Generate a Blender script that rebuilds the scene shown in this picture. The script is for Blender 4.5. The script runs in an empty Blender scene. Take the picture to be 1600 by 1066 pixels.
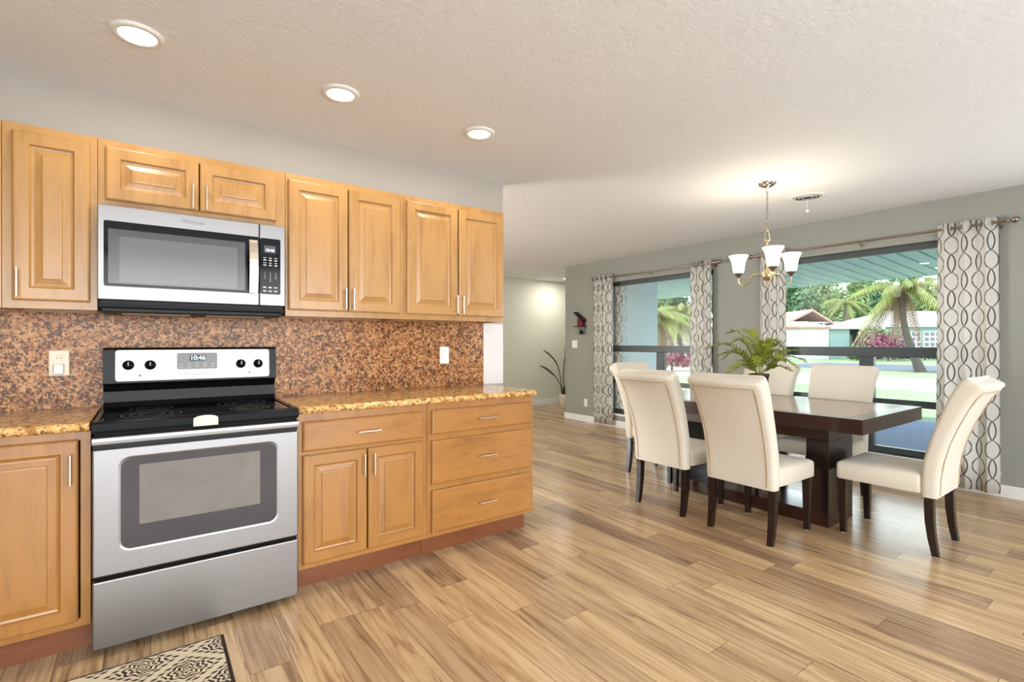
import bpy, bmesh, math, random
from mathutils import Vector, Matrix
R = math.radians
random.seed(7)
S = bpy.context.scene
COL = S.collection

# ------------------------------------------------------------------ camera, world, sun, area lights, exposure
cam_d = bpy.data.cameras.new('camera'); cam = bpy.data.objects.new('camera', cam_d); COL.objects.link(cam)
cam_d.sensor_width = 36.0; cam_d.lens = 780 / 1600 * 36; cam_d.shift_y = 2.5 / 1600
cam_d.clip_start = 0.05; cam_d.clip_end = 400
cam.location = (0, 0, 1.22); cam.rotation_euler = (R(90), 0, R(-36))
S.camera = cam
vs = S.view_settings
vs.view_transform = 'Standard'; vs.look = 'None'; vs.exposure = 0.14; vs.gamma = 1.0; vs.use_curve_mapping = False

W = bpy.data.worlds.new('world'); S.world = W; W.use_nodes = True
wn = W.node_tree; bg = wn.nodes['Background']
tcw = wn.nodes.new('ShaderNodeTexCoord'); sxw = wn.nodes.new('ShaderNodeSeparateXYZ'); rpw = wn.nodes.new('ShaderNodeValToRGB')
wn.links.new(tcw.outputs['Generated'], sxw.inputs[0]); wn.links.new(sxw.outputs[2], rpw.inputs[0]); wn.links.new(rpw.outputs[0], bg.inputs[0])
rpw.color_ramp.elements[0].position = 0.0; rpw.color_ramp.elements[0].color = (1.0, 1.0, 1.0, 1)          # bright hazy horizon
rpw.color_ramp.elements[1].position = 0.7; rpw.color_ramp.elements[1].color = (0.14, 0.21, 0.30, 1)         # blue overhead
bg.inputs[1].default_value = 7.0

def light(name, typ, loc, rot, energy, color=(1, 1, 1), **kw):
    d = bpy.data.lights.new(name, typ); d.energy = energy; d.color = color
    for k, v in kw.items(): setattr(d, k, v)
    o = bpy.data.objects.new(name, d); COL.objects.link(o); o.location = loc; o.rotation_euler = rot
    return o
# high sun from behind the house, over the roof, onto the street side
light('sun', 'SUN', (0, 0, 30), (R(-16), R(-30), 0), 6.0, (1, 0.96, 0.88), angle=R(0.5))
# added fill area lights, all unseen: behind the camera, living room, side wall
light('back_fill', 'AREA', (0.4, -2.45, 1.2), (R(130), 0, 0), 112, (0.86, 0.935, 1.0), shape='RECTANGLE', size=4.4, size_y=2.2)  # added fill from behind the camera, tilted up to brighten the ceiling
light('living_fill', 'AREA', (-1.5, 7.55, 1.3), (R(-112), 0, 0), 330, (0.96, 0.98, 1.0), shape='RECTANGLE', size=2.2, size_y=1.8)  # added fill for the living room and hall, source out of view

light('side_fill', 'AREA', (5.40, -1.3, 1.25), (R(128), 0, R(90)), 62, (0.84, 0.92, 1.0), shape='RECTANGLE', size=1.9, size_y=1.8)  # added side fill for the dining floor, near chair and ceiling

# ------------------------------------------------------------------ helpers
def lin(c):
    return tuple(((v / 255) / 12.92 if v / 255 <= 0.04045 else ((v / 255 + 0.055) / 1.055) ** 2.4) for v in c)

class NT:
    def __init__(s, name):
        s.mat = bpy.data.materials.new(name); s.mat.use_nodes = True
        s.t = s.mat.node_tree; s.b = s.t.nodes['Principled BSDF']; s.out = s.t.nodes['Material Output']
    def n(s, typ, **kw):
        x = s.t.nodes.new(typ)
        for k, v in kw.items(): setattr(x, k, v)
        return x
    def l(s, a, b): s.t.links.new(a, b)
    def put(s, sock, v):
        if hasattr(v, 'is_linked') or isinstance(v, bpy.types.NodeSocket): s.l(v, sock)
        else: sock.default_value = v
    def m(s, op, a, b=None, c=None):
        x = s.n('ShaderNodeMath', operation=op); s.put(x.inputs[0], a)
        if b is not None: s.put(x.inputs[1], b)
        if c is not None: s.put(x.inputs[2], c)
        return x.outputs[0]
    def coord(s, kind='Object'): return s.n('ShaderNodeTexCoord').outputs[kind]
    def mapping(s, v, scale=(1, 1, 1), loc=(0, 0, 0), rot=(0, 0, 0)):
        x = s.n('ShaderNodeMapping'); s.l(v, x.inputs[0])
        x.inputs['Scale'].default_value = scale; x.inputs['Location'].default_value = loc; x.inputs['Rotation'].default_value = rot
        return x.outputs[0]
    def xyz(s, v):
        x = s.n('ShaderNodeSeparateXYZ'); s.l(v, x.inputs[0]); return x.outputs
    def comb(s, a, b, c=0.0):
        x = s.n('ShaderNodeCombineXYZ')
        for i, v in enumerate((a, b, c)): s.put(x.inputs[i], v)
        return x.outputs[0]
    def noise(s, v, scale=5, detail=2, rough=0.5, dist=0.0):
        x = s.n('ShaderNodeTexNoise'); s.l(v, x.inputs['Vector'])
        x.inputs['Scale'].default_value = scale; x.inputs['Detail'].default_value = detail
        x.inputs['Roughness'].default_value = rough; x.inputs['Distortion'].default_value = dist
        return x.outputs['Fac'], x.outputs['Color']
    def vor(s, v, scale=5, feature='F1', rnd=1.0):
        x = s.n('ShaderNodeTexVoronoi', feature=feature); s.l(v, x.inputs['Vector']); x.inputs['Scale'].default_value = scale
        x.inputs['Randomness'].default_value = rnd
        return x
    def ramp(s, f, stops, interp='LINEAR'):
        x = s.n('ShaderNodeValToRGB'); s.l(f, x.inputs[0]); cr = x.color_ramp; cr.interpolation = interp
        while len(cr.elements) < len(stops): cr.elements.new(0.5)
        for e, (p, c) in zip(cr.elements, stops): e.position = p; e.color = (*lin(c), 1)
        return x.outputs[0]
    def mix(s, f, a, b, blend='MIX'):
        x = s.n('ShaderNodeMix', data_type='RGBA', blend_type=blend)
        s.put(x.inputs[0], f); s.put(x.inputs[6], a if not isinstance(a, tuple) else (*a[:3], 1)); s.put(x.inputs[7], b if not isinstance(b, tuple) else (*b[:3], 1))
        return x.outputs[2]
    def bump(s, h, strength=0.2, dist=0.01):
        x = s.n('ShaderNodeBump'); s.l(h, x.inputs['Height']); x.inputs['Strength'].default_value = strength; x.inputs['Distance'].default_value = dist
        s.l(x.outputs[0], s.b.inputs['Normal'])
    def set(s, color=None, rough=None, metal=None, **kw):
        if color is not None: s.put(s.b.inputs['Base Color'], color if not isinstance(color, tuple) else (*color[:3], 1))
        if rough is not None: s.put(s.b.inputs['Roughness'], rough)
        if metal is not None: s.b.inputs['Metallic'].default_value = metal
        for k, v in kw.items(): s.put(s.b.inputs[k.replace('_', ' ')], v)
        return s.mat

def plain(name, rgb, rough=0.5, metal=0.0, var=0.04, scale=18, bump=0.0, **kw):
    n = NT(name); f, _ = n.noise(n.coord(), scale, 3)
    c = lin(rgb); lo = tuple(v * (1 - var) for v in c); hi = tuple(min(1, v * (1 + var)) for v in c)
    n.set(n.mix(f, lo, hi), rough, metal, **kw)
    if bump: n.bump(f, bump, 0.004)
    return n.mat

def emit(name, rgb, strength):
    n = NT(name); n.set((0.8, 0.8, 0.8), 0.4)
    n.b.inputs['Emission Color'].default_value = (*lin(rgb), 1); n.b.inputs['Emission Strength'].default_value = strength
    return n.mat

M = {}
def wood(name, base, dark, grain='z', contrast=1.0, rough=0.33):
    n = NT(name); v = n.coord()
    rnd = n.n('ShaderNodeObjectInfo').outputs['Random']
    add = n.n('ShaderNodeVectorMath', operation='ADD'); n.l(v, add.inputs[0]); n.l(n.comb(n.m('MULTIPLY', rnd, 7.0), n.m('MULTIPLY', rnd, 3.0), n.m('MULTIPLY', rnd, 5.0)), add.inputs[1])
    sc = (9, 9, 1.6) if grain == 'z' else (1.6, 9, 9)
    f1, _ = n.noise(n.mapping(add.outputs[0], sc), 1.5, 5, 0.6, 0.6)
    f2, _ = n.noise(n.mapping(add.outputs[0], (sc[0] * 7, sc[1] * 7, sc[2] * 5)), 1.5, 3, 0.6)
    f3, _ = n.noise(n.mapping(add.outputs[0], (3, 3, 3)), 1.3, 2)
    f = n.m('ADD', n.m('MULTIPLY', f1, 0.55), n.m('ADD', n.m('MULTIPLY', f2, 0.2), n.m('MULTIPLY', f3, 0.25)))
    c = n.ramp(f, [(0.28, dark), (0.5, base), (0.72, tuple(min(255, int(x * 1.06)) for x in base))])
    n.set(c, rough, 0, Coat_Weight=0.25, Coat_Roughness=0.15)
    return n.mat
M['maple'] = wood('honey_maple', (178, 133, 76), (148, 102, 48))
M['maple_h'] = wood('honey_maple_cross', (176, 130, 74), (146, 98, 46), 'x')
M['maple_low'] = wood('honey_maple_shaded', (168, 117, 58), (136, 87, 38))  # same maple as the wall cabinets, with the lower cabinets' shade in the colour
M['maple_shaded_h'] = wood('honey_maple_shaded_cross', (170, 117, 56), (130, 81, 34), 'x')  # cross-grain version, also darkened for shade
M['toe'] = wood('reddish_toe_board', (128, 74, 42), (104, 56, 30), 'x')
M['espresso'] = wood('espresso_wood', (30, 18, 15), (18, 10, 9), 'z', rough=0.22)
M['espresso_h'] = wood('espresso_wood_cross', (50, 26, 19), (28, 14, 11), 'x', rough=0.2)

def granite(name, warm):
    n = NT(name); v = n.coord()
    _, nc = n.noise(v, 30, 3, 0.6)
    ad = n.n('ShaderNodeVectorMath', operation='MULTIPLY_ADD'); n.l(nc, ad.inputs[0]); ad.inputs[1].default_value = (0.045, 0.045, 0.045); n.l(v, ad.inputs[2])
    cell = n.xyz(n.vor(ad.outputs[0], 52).outputs['Color'])[0]
    fine, _ = n.noise(v, 150, 4, 0.7)
    mid, _ = n.noise(v, 74, 4, 0.75, 0.6)
    big, _ = n.noise(v, 7, 2)
    if warm:
        st = [(0.0, (150, 98, 48)), (0.25, (206, 150, 80)), (0.55, (228, 178, 104)), (0.8, (236, 198, 136)), (1.0, (212, 156, 84))]
    else:
        st = [(0.0, (122, 72, 38)), (0.2, (174, 112, 62)), (0.5, (200, 140, 84)), (0.8, (212, 160, 108)), (1.0, (178, 112, 66))]
    c = n.ramp(cell, st)
    lo, hi = (0.465, 0.505) if not warm else (0.43, 0.475)
    mr = n.n('ShaderNodeMapRange'); n.l(n.m('ADD', n.m('MULTIPLY', mid, 0.8), n.m('ADD', n.m('MULTIPLY', fine, 0.12), n.m('MULTIPLY', big, 0.08))), mr.inputs[0])
    mr.inputs[1].default_value = lo; mr.inputs[2].default_value = hi; mr.inputs[3].default_value = 1.0; mr.inputs[4].default_value = 0.0
    c = n.mix(n.m('MULTIPLY', mr.outputs[0], 0.92), c, n.mix(fine, lin((26, 16, 12)), lin((84, 56, 40))))
    c = n.mix(n.m('MULTIPLY', n.m('GREATER_THAN', fine, 0.60), 0.35), c, lin((240, 214, 176)))
    return n.set(c, 0.15 if warm else 0.25, 0, Specular_IOR_Level=0.4 if warm else 0.2)
M['granite_top'] = granite('golden_granite', True)
M['granite_wall'] = granite('brown_granite', False)

def steel(name, rgb, rough, axis='x'):
    n = NT(name); v = n.coord()
    f, _ = n.noise(n.mapping(v, (2, 90, 220) if axis == 'x' else (220, 90, 2)), 1.5, 2)
    big, _ = n.noise(v, 2.2, 1)
    c = lin(rgb)
    n.set(n.mix(f, tuple(x * 0.93 for x in c), tuple(min(1, x * 1.05) for x in c)), n.m('ADD', n.m('MULTIPLY', f, 0.1), n.m('ADD', rough - 0.08, n.m('MULTIPLY', big, 0.08))), 1.0)
    return n.mat
M['steel'] = steel('brushed_stainless_steel', (142, 140, 139), 0.36)
M['nickel'] = steel('satin_nickel', (222, 208, 188), 0.28)
M['rodmetal'] = steel('antique_nickel', (150, 138, 124), 0.3)
M['brass'] = steel('brushed_brass_nickel', (196, 178, 142), 0.28)
M['chrome'] = plain('polished_chrome', (225, 225, 228), 0.08, 1.0)
M['black'] = plain('black_enamel', (16, 16, 17), 0.2, 0, 0.1, Specular_IOR_Level=0.11)
M['blackmatte'] = plain('matte_black_plastic', (24, 23, 23), 0.45, 0, 0.12, Specular_IOR_Level=0.25)
M['blackglass'] = plain('black_ceramic_glass', (12, 12, 13), 0.08, 0, 0.1, Specular_IOR_Level=0.2)
M['ovenglass'] = plain('smoked_oven_glass', (52, 48, 49), 0.1, 0, 0.1)
M['ovenpane'] = plain('oven_pane_reflection', (116, 110, 102), 0.16, 0, 0.22, 9)  # paler mottled colour stands in for a reflection on the pane
M['mwpane'] = plain('grey_microwave_mesh', (98, 98, 101), 0.14, 0, 0.06, 60)
M['mwbezel'] = plain('dark_grey_bezel', (70, 70, 73), 0.18, 0, 0.05)
M['greypanel'] = plain('grey_control_panel', (112, 110, 104), 0.3, 0, 0.1, 120)
M['offwhite'] = plain('almond_plastic', (236, 224, 196), 0.35)
M['white'] = plain('white_plastic', (240, 240, 236), 0.35)
M['whitepaint'] = plain('white_trim_paint', (238, 237, 232), 0.4)
M['cream'] = plain('cream_fabric', (220, 212, 195), 0.85, 0, 0.05, 160, 0.12, Sheen_Weight=0.15)
M['creamseam'] = plain('cream_piping', (188, 168, 138), 0.85)
M['darkframe'] = plain('charcoal_window_frame', (62, 70, 72), 0.35, 0, 0.06)
M['digit'] = emit('pale_blue_digits', (190, 225, 255), 2.0)
M['label'] = plain('pale_grey_print', (196, 196, 198), 0.5)
M['logo'] = plain('grey_logo_print', (110, 108, 112), 0.3, 0.5)
M['socket'] = plain('dark_socket_slots', (60, 52, 44), 0.6)
M['lens'] = emit('lit_led_lens', (255, 250, 240), 4.0)
M['potdark'] = plain('dark_brown_pot', (56, 38, 30), 0.5)
M['soil'] = plain('dark_soil', (44, 34, 26), 0.9, 0, 0.3, 80, 0.5)
M['potwhite'] = plain('white_ceramic_pot', (236, 232, 214), 0.4)
M['red'] = plain('red_painted_wood', (116, 22, 30), 0.4)
M['soffit'] = plain('pale_teal_porch_ceiling', (222, 246, 240), 0.5)
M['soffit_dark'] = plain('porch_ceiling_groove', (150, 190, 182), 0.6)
M['concrete'] = plain('porch_concrete', (52, 82, 120), 0.7, 0, 0.1, 3)
M['street'] = plain('pale_street', (172, 166, 158), 0.9, 0, 0.06, 2)
M['patio'] = plain('pale_patio_concrete', (178, 180, 182), 0.9, 0, 0.06, 2)
M['darkstrip'] = plain('dark_grey_strip', (84, 88, 98), 0.9, 0, 0.1, 2)
M['stucco'] = plain('white_stucco', (190, 190, 184), 0.9, 0, 0.03, 8)
M['teal_stucco'] = plain('pale_teal_stucco', (140, 170, 166), 0.9, 0, 0.03, 8)
M['roofwhite'] = plain('white_tile_roof', (182, 176, 172), 0.8, 0, 0.06, 6)
M['roofpink'] = plain('faded_clay_tile_roof', (172, 132, 118), 0.8, 0, 0.12, 6)
M['houseglass'] = plain('dark_house_glass', (70, 84, 100), 0.1)
M['bark'] = plain('grey_palm_bark', (84, 76, 70), 0.9, 0, 0.25, 12, 0.4)
M['paving'] = plain('whitewashed_bark', (216, 206, 196), 0.9, 0, 0.1, 12)
def leafy(name, a, b, rough=0.5, transl=0.25):
    n = NT(name); f, _ = n.noise(n.coord(), 3.5, 3)
    g = n.n('ShaderNodeNewGeometry').outputs['Random Per Island']
    c = n.mix(n.m('ADD', n.m('MULTIPLY', f, 0.5), n.m('MULTIPLY', g, 0.5)), lin(a), lin(b))
    n.set(c, rough)
    tr = n.n('ShaderNodeBsdfTranslucent'); n.l(c, tr.inputs[0])
    mx = n.n('ShaderNodeMixShader'); mx.inputs[0].default_value = transl
    n.l(n.b.outputs[0], mx.inputs[1]); n.l(tr.outputs[0], mx.inputs[2]); n.l(mx.outputs[0], n.out.inputs[0])
    return n.mat
M['fern'] = leafy('fern_green', (84, 100, 30), (176, 184, 62), 0.4, 0.3)
M['leaf'] = leafy('broad_leaf_green', (58, 74, 26), (98, 112, 44), 0.4, 0.2)
M['leafyellow'] = leafy('yellow_green_leaf', (190, 186, 92), (210, 204, 110), 0.4, 0.3)
M['stemdark'] = plain('dark_plant_stem', (64, 66, 36), 0.6)
M['tree_a'] = leafy('tree_leaves_deep', (48, 84, 52), (104, 136, 88))
M['tree_b'] = leafy('tree_leaves_light', (80, 108, 58), (136, 156, 98))
M['palmleaf'] = leafy('palm_fronds', (84, 98, 46), (150, 150, 80))
M['palmdead'] = leafy('dry_palm_fronds', (130, 108, 86), (170, 148, 126))
M['redleaf'] = leafy('red_bush_leaves', (104, 40, 60), (160, 92, 112))
M['hedge'] = leafy('hedge_leaves', (54, 90, 54), (104, 136, 82))

def shade_glass():
    n = NT('frosted_lit_glass'); n.set((0.9, 0.88, 0.82), 0.35)
    z = n.xyz(n.coord('Generated'))[2]
    n.b.inputs['Emission Color'].default_value = (1.0, 0.87, 0.66, 1)
    n.b.inputs['Emission Strength'].default_value = 3.5
    return n.mat
M['shade'] = shade_glass()

def window_glass():
    n = NT('tinted_window_glass'); n.t.nodes.remove(n.b)
    tr = n.n('ShaderNodeBsdfTransparent'); tr.inputs[0].default_value = (0.86, 0.97, 0.955, 1)
    gl = n.n('ShaderNodeBsdfGlossy'); gl.inputs['Roughness'].default_value = 0.0; gl.inputs[0].default_value = (1, 1, 1, 1)
    fr = n.n('ShaderNodeFresnel'); fr.inputs[0].default_value = 1.5
    mx = n.n('ShaderNodeMixShader'); n.l(fr.outputs[0], mx.inputs[0]); n.l(tr.outputs[0], mx.inputs[1]); n.l(gl.outputs[0], mx.inputs[2])
    n.l(mx.outputs[0], n.out.inputs[0]); return n.mat
M['glass'] = window_glass()

def wall_mat(name, rgb):
    n = NT(name); v = n.coord(); f, _ = n.noise(v, 60, 4, 0.6); g, _ = n.noise(v, 1.2, 2)
    c = lin(rgb); n.set(n.mix(g, tuple(x * 0.97 for x in c), tuple(x * 1.03 for x in c)), 0.75); n.bump(f, 0.12, 0.004); return n.mat
M['paint'] = wall_mat('greige_wall_paint', (182, 174, 163))
M['paintshaded'] = wall_mat('shaded_wall_paint', (150, 152, 143))  # wall paint darkened for the backlit window wall
M['paintblue'] = wall_mat('pale_blue_porch_stucco', (186, 208, 218))
M['paintcream'] = wall_mat('pale_cream_green_paint', (220, 218, 200))
M['paintlit'] = wall_mat('lit_end_wall_paint', (232, 228, 226))  # wall paint lightened where light falls on the wall end
def ceil_mat():
    n = NT('knockdown_ceiling'); v = n.coord()
    a, _ = n.noise(v, 34, 4, 0.6, 0.4); b, _ = n.noise(v, 9, 2)
    h = n.m('MULTIPLY', n.m('SMOOTH_MIN', a, 0.56, 0.1), n.m('ADD', b, 0.35))
    n.set(lin((238, 240, 243)), 0.8); n.bump(h, 0.5, 0.012); return n.mat
M['ceiling'] = ceil_mat()

def floor_mat():
    n = NT('oak_plank_floor'); v = n.coord(); x, y, z = n.xyz(v)
    PW, PL = 0.147, 1.22
    row = n.m('FLOOR', n.m('DIVIDE', x, PW))
    wn_ = n.n('ShaderNodeTexWhiteNoise', noise_dimensions='1D'); n.l(row, wn_.inputs['W'])
    yy = n.m('ADD', n.m('DIVIDE', y, PL), n.m('MULTIPLY', wn_.outputs['Value'], 5.0))
    colr = n.m('FLOOR', yy)
    wn2 = n.n('ShaderNodeTexWhiteNoise', noise_dimensions='2D'); n.l(n.comb(row, colr), wn2.inputs['Vector'])
    rnd = wn2.outputs['Value']; rc = n.xyz(wn2.outputs['Color'])
    fx = n.m('FRACT', n.m('DIVIDE', x, PW)); fy = n.m('FRACT', yy)
    ex = n.m('MULTIPLY', n.m('MINIMUM', fx, n.m('SUBTRACT', 1.0, fx)), PW)
    ey = n.m('MULTIPLY', n.m('MINIMUM', fy, n.m('SUBTRACT', 1.0, fy)), PL)
    edge = n.m('MINIMUM', ex, ey)
    off = n.comb(n.m('ADD', x, n.m('MULTIPLY', rc[0], 9.0)), n.m('ADD', y, n.m('MULTIPLY', rc[1], 9.0)), 0.0)
    g1, _ = n.noise(n.mapping(off, (12, 0.75, 1)), 1.6, 6, 0.6, 1.4)
    g2, _ = n.noise(n.mapping(off, (80, 2.6, 1)), 1.5, 4, 0.62)
    g3, _ = n.noise(n.mapping(off, (7, 0.55, 1)), 1.3, 3, 0.5, 1.2)
    t = n.m('ADD', n.m('MULTIPLY', g1, 0.72), n.m('MULTIPLY', g2, 0.28))
    light_ = n.ramp(t, [(0.27, (124, 94, 68)), (0.43, (190, 155, 112)), (0.55, (216, 184, 140)), (0.75, (228, 200, 158))])
    darkc = n.ramp(t, [(0.27, (92, 70, 54)), (0.45, (138, 108, 82)), (0.60, (166, 134, 104)), (0.75, (198, 168, 136))])
    c = n.mix(n.m('MULTIPLY', n.m('POWER', rnd, 2.0), 0.85), light_, darkc)
    streak = n.m('MULTIPLY', n.m('LESS_THAN', g3, 0.42), n.m('LESS_THAN', g1, 0.46))
    c = n.mix(n.m('MULTIPLY', streak, 0.38), c, lin((110, 82, 58)))
    kn = n.vor(n.mapping(off, (2.6, 0.75, 1)), 1.0).outputs['Distance']
    kr = n.n('ShaderNodeMapRange'); n.l(kn, kr.inputs[0]); kr.inputs[1].default_value = 0.02; kr.inputs[2].default_value = 0.075; kr.inputs[3].default_value = 0.75; kr.inputs[4].default_value = 0.0
    c = n.mix(kr.outputs[0], c, lin((84, 58, 42)))
    c = n.mix(n.m('MULTIPLY', n.m('LESS_THAN', edge, 0.0015), 0.65), c, lin((92, 68, 50)))
    n.set(c, n.m('ADD', 0.15, n.m('MULTIPLY', g2, 0.16)), 0, Specular_IOR_Level=0.5)
    n.bump(n.m('ADD', g2, n.m('MULTIPLY', n.m('LESS_THAN', edge, 0.0013), -1.5)), 0.10, 0.003)
    return n.mat
M['floor'] = floor_mat()

def curtain_mat():
    n = NT('trellis_curtain_cloth'); uv = n.xyz(n.coord('UV')); u, v = uv[0], uv[1]
    P, L = 0.112, 0.30
    q = n.m('DIVIDE', u, P); k = n.m('FLOOR', q)
    x = n.m('ABSOLUTE', n.m('SUBTRACT', n.m('FRACT', q), 0.5))
    ph = n.m('MULTIPLY', n.m('MODULO', k, 2.0), math.pi)
    sn = n.m('SINE', n.m('ADD', n.m('MULTIPLY', v, 2 * math.pi / L), ph))
    amp = n.m('MULTIPLY', n.m('POWER', n.m('ABSOLUTE', sn), 0.72), n.m('ADD', 0.36, n.m('MULTIPLY', n.m('SIGN', sn), 0.13)))
    d = n.m('ABSOLUTE', n.m('SUBTRACT', x, amp))
    line = n.m('LESS_THAN', d, 0.048)
    nz, _ = n.noise(n.coord('UV'), 300, 2)
    cloth = n.mix(nz, lin((242, 239, 233)), lin((250, 248, 244)))
    c = n.mix(line, cloth, lin((112, 102, 92)))
    n.set(c, 0.85)
    tr = n.n('ShaderNodeBsdfTranslucent'); n.l(c, tr.inputs[0]); mx = n.n('ShaderNodeMixShader'); mx.inputs[0].default_value = 0.5
    n.l(n.b.outputs[0], mx.inputs[1]); n.l(tr.outputs[0], mx.inputs[2]); n.l(mx.outputs[0], n.out.inputs[0])
    return n.mat
M['curtain'] = curtain_mat()

def rug_mat():
    n = NT('brown_cream_rug'); v = n.coord(); x, y, z = n.xyz(v)
    T = 0.27
    a = n.m('DIVIDE', n.m('ADD', x, n.m('MULTIPLY', y, 1.15)), T); b = n.m('DIVIDE', n.m('SUBTRACT', x, n.m('MULTIPLY', y, 1.15)), T)
    fa = n.m('ABSOLUTE', n.m('SUBTRACT', n.m('FRACT', a), 0.5)); fb = n.m('ABSOLUTE', n.m('SUBTRACT', n.m('FRACT', b), 0.5))
    mn = n.m('MAXIMUM', fa, fb)                       # 0.5 on the lattice lines
    # dashed brown strip either side of the cream lattice line
    band = n.m('MULTIPLY', n.m('GREATER_THAN', mn, 0.36), n.m('LESS_THAN', mn, 0.43))
    dash = n.m('GREATER_THAN', n.m('SINE', n.m('MULTIPLY', n.m('ADD', a, n.m('MULTIPLY', b, -1.0)), 38.0)), -0.3)
    ca = n.m('SUBTRACT', n.m('FRACT', a), 0.5); cb = n.m('SUBTRACT', n.m('FRACT', b), 0.5)
    r = n.m('SQRT', n.m('ADD', n.m('MULTIPLY', ca, ca), n.m('MULTIPLY', cb, cb)))
    th = n.m('ARCTAN2', ca, cb)
    sw, _ = n.noise(v, 60, 2, 0.5, 1.0)
    rings = n.m('SINE', n.m('ADD', n.m('MULTIPLY', r, 62.0), n.m('ADD', n.m('MULTIPLY', n.m('SINE', n.m('MULTIPLY', th, 8.0)), 1.8), n.m('MULTIPLY', sw, 5.0))))
    inner = n.m('MULTIPLY', n.m('GREATER_THAN', rings, 0.05), n.m('LESS_THAN', mn, 0.33))
    dark = n.m('MAXIMUM', n.m('MULTIPLY', band, dash), inner)
    edge = n.m('MAXIMUM', n.m('GREATER_THAN', n.m('ABSOLUTE', x), 0.392), n.m('GREATER_THAN', n.m('ABSOLUTE', y), 0.293))
    c = n.mix(n.m('MAXIMUM', dark, edge), lin((228, 212, 182)), lin((52, 36, 26)))
    f, _ = n.noise(v, 400, 2); n.set(c, 0.95); n.bump(f, 0.4, 0.003); return n.mat
M['rug'] = rug_mat()

def tabletop_mat():
    n = NT('inlaid_table_top'); v = n.coord(); x, y, z = n.xyz(v)
    gx = n.m('FRACT', n.m('ADD', n.m('DIVIDE', x, 0.36), 0.5)); gy = n.m('FRACT', n.m('DIVIDE', y, 0.42))
    ix = n.m('FLOOR', n.m('ADD', n.m('DIVIDE', x, 0.36), 0.5)); iy = n.m('FLOOR', n.m('DIVIDE', y, 0.42))
    ex = n.m('MINIMUM', gx, n.m('SUBTRACT', 1.0, gx)); ey = n.m('MINIMUM', gy, n.m('SUBTRACT', 1.0, gy))
    line = n.m('LESS_THAN', n.m('MINIMUM', ex, ey), 0.012)
    par = n.m('MODULO', n.m('ABSOLUTE', n.m('ADD', ix, iy)), 2.0)
    f1, _ = n.noise(n.mapping(v, (2, 16, 1)), 1.5, 4); f2, _ = n.noise(n.mapping(v, (16, 2, 1)), 1.5, 4)
    fm = n.m('ADD', n.m('MULTIPLY', f1, par), n.m('MULTIPLY', f2, n.m('SUBTRACT', 1.0, par)))
    c = n.ramp(fm, [(0.3, (112, 84, 70)), (0.55, (150, 120, 104)), (0.75, (172, 144, 126))])
    c = n.mix(line, c, lin((36, 22, 18)))
    n.set(c, 0.14, 0, Coat_Weight=0.3, Coat_Roughness=0.06); return n.mat
M['tabletop'] = tabletop_mat()
def grass_mat():
    n = NT('lawn_grass'); v = n.coord(); f, _ = n.noise(v, 1.2, 6, 0.7); g, _ = n.noise(v, 30, 3)
    c = n.ramp(n.m('ADD', n.m('MULTIPLY', f, 0.6), n.m('MULTIPLY', g, 0.4)), [(0.3, (100, 116, 78)), (0.55, (134, 144, 106)), (0.75, (160, 164, 128))])
    n.set(c, 0.9); return n.mat
M['grass'] = grass_mat()

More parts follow.
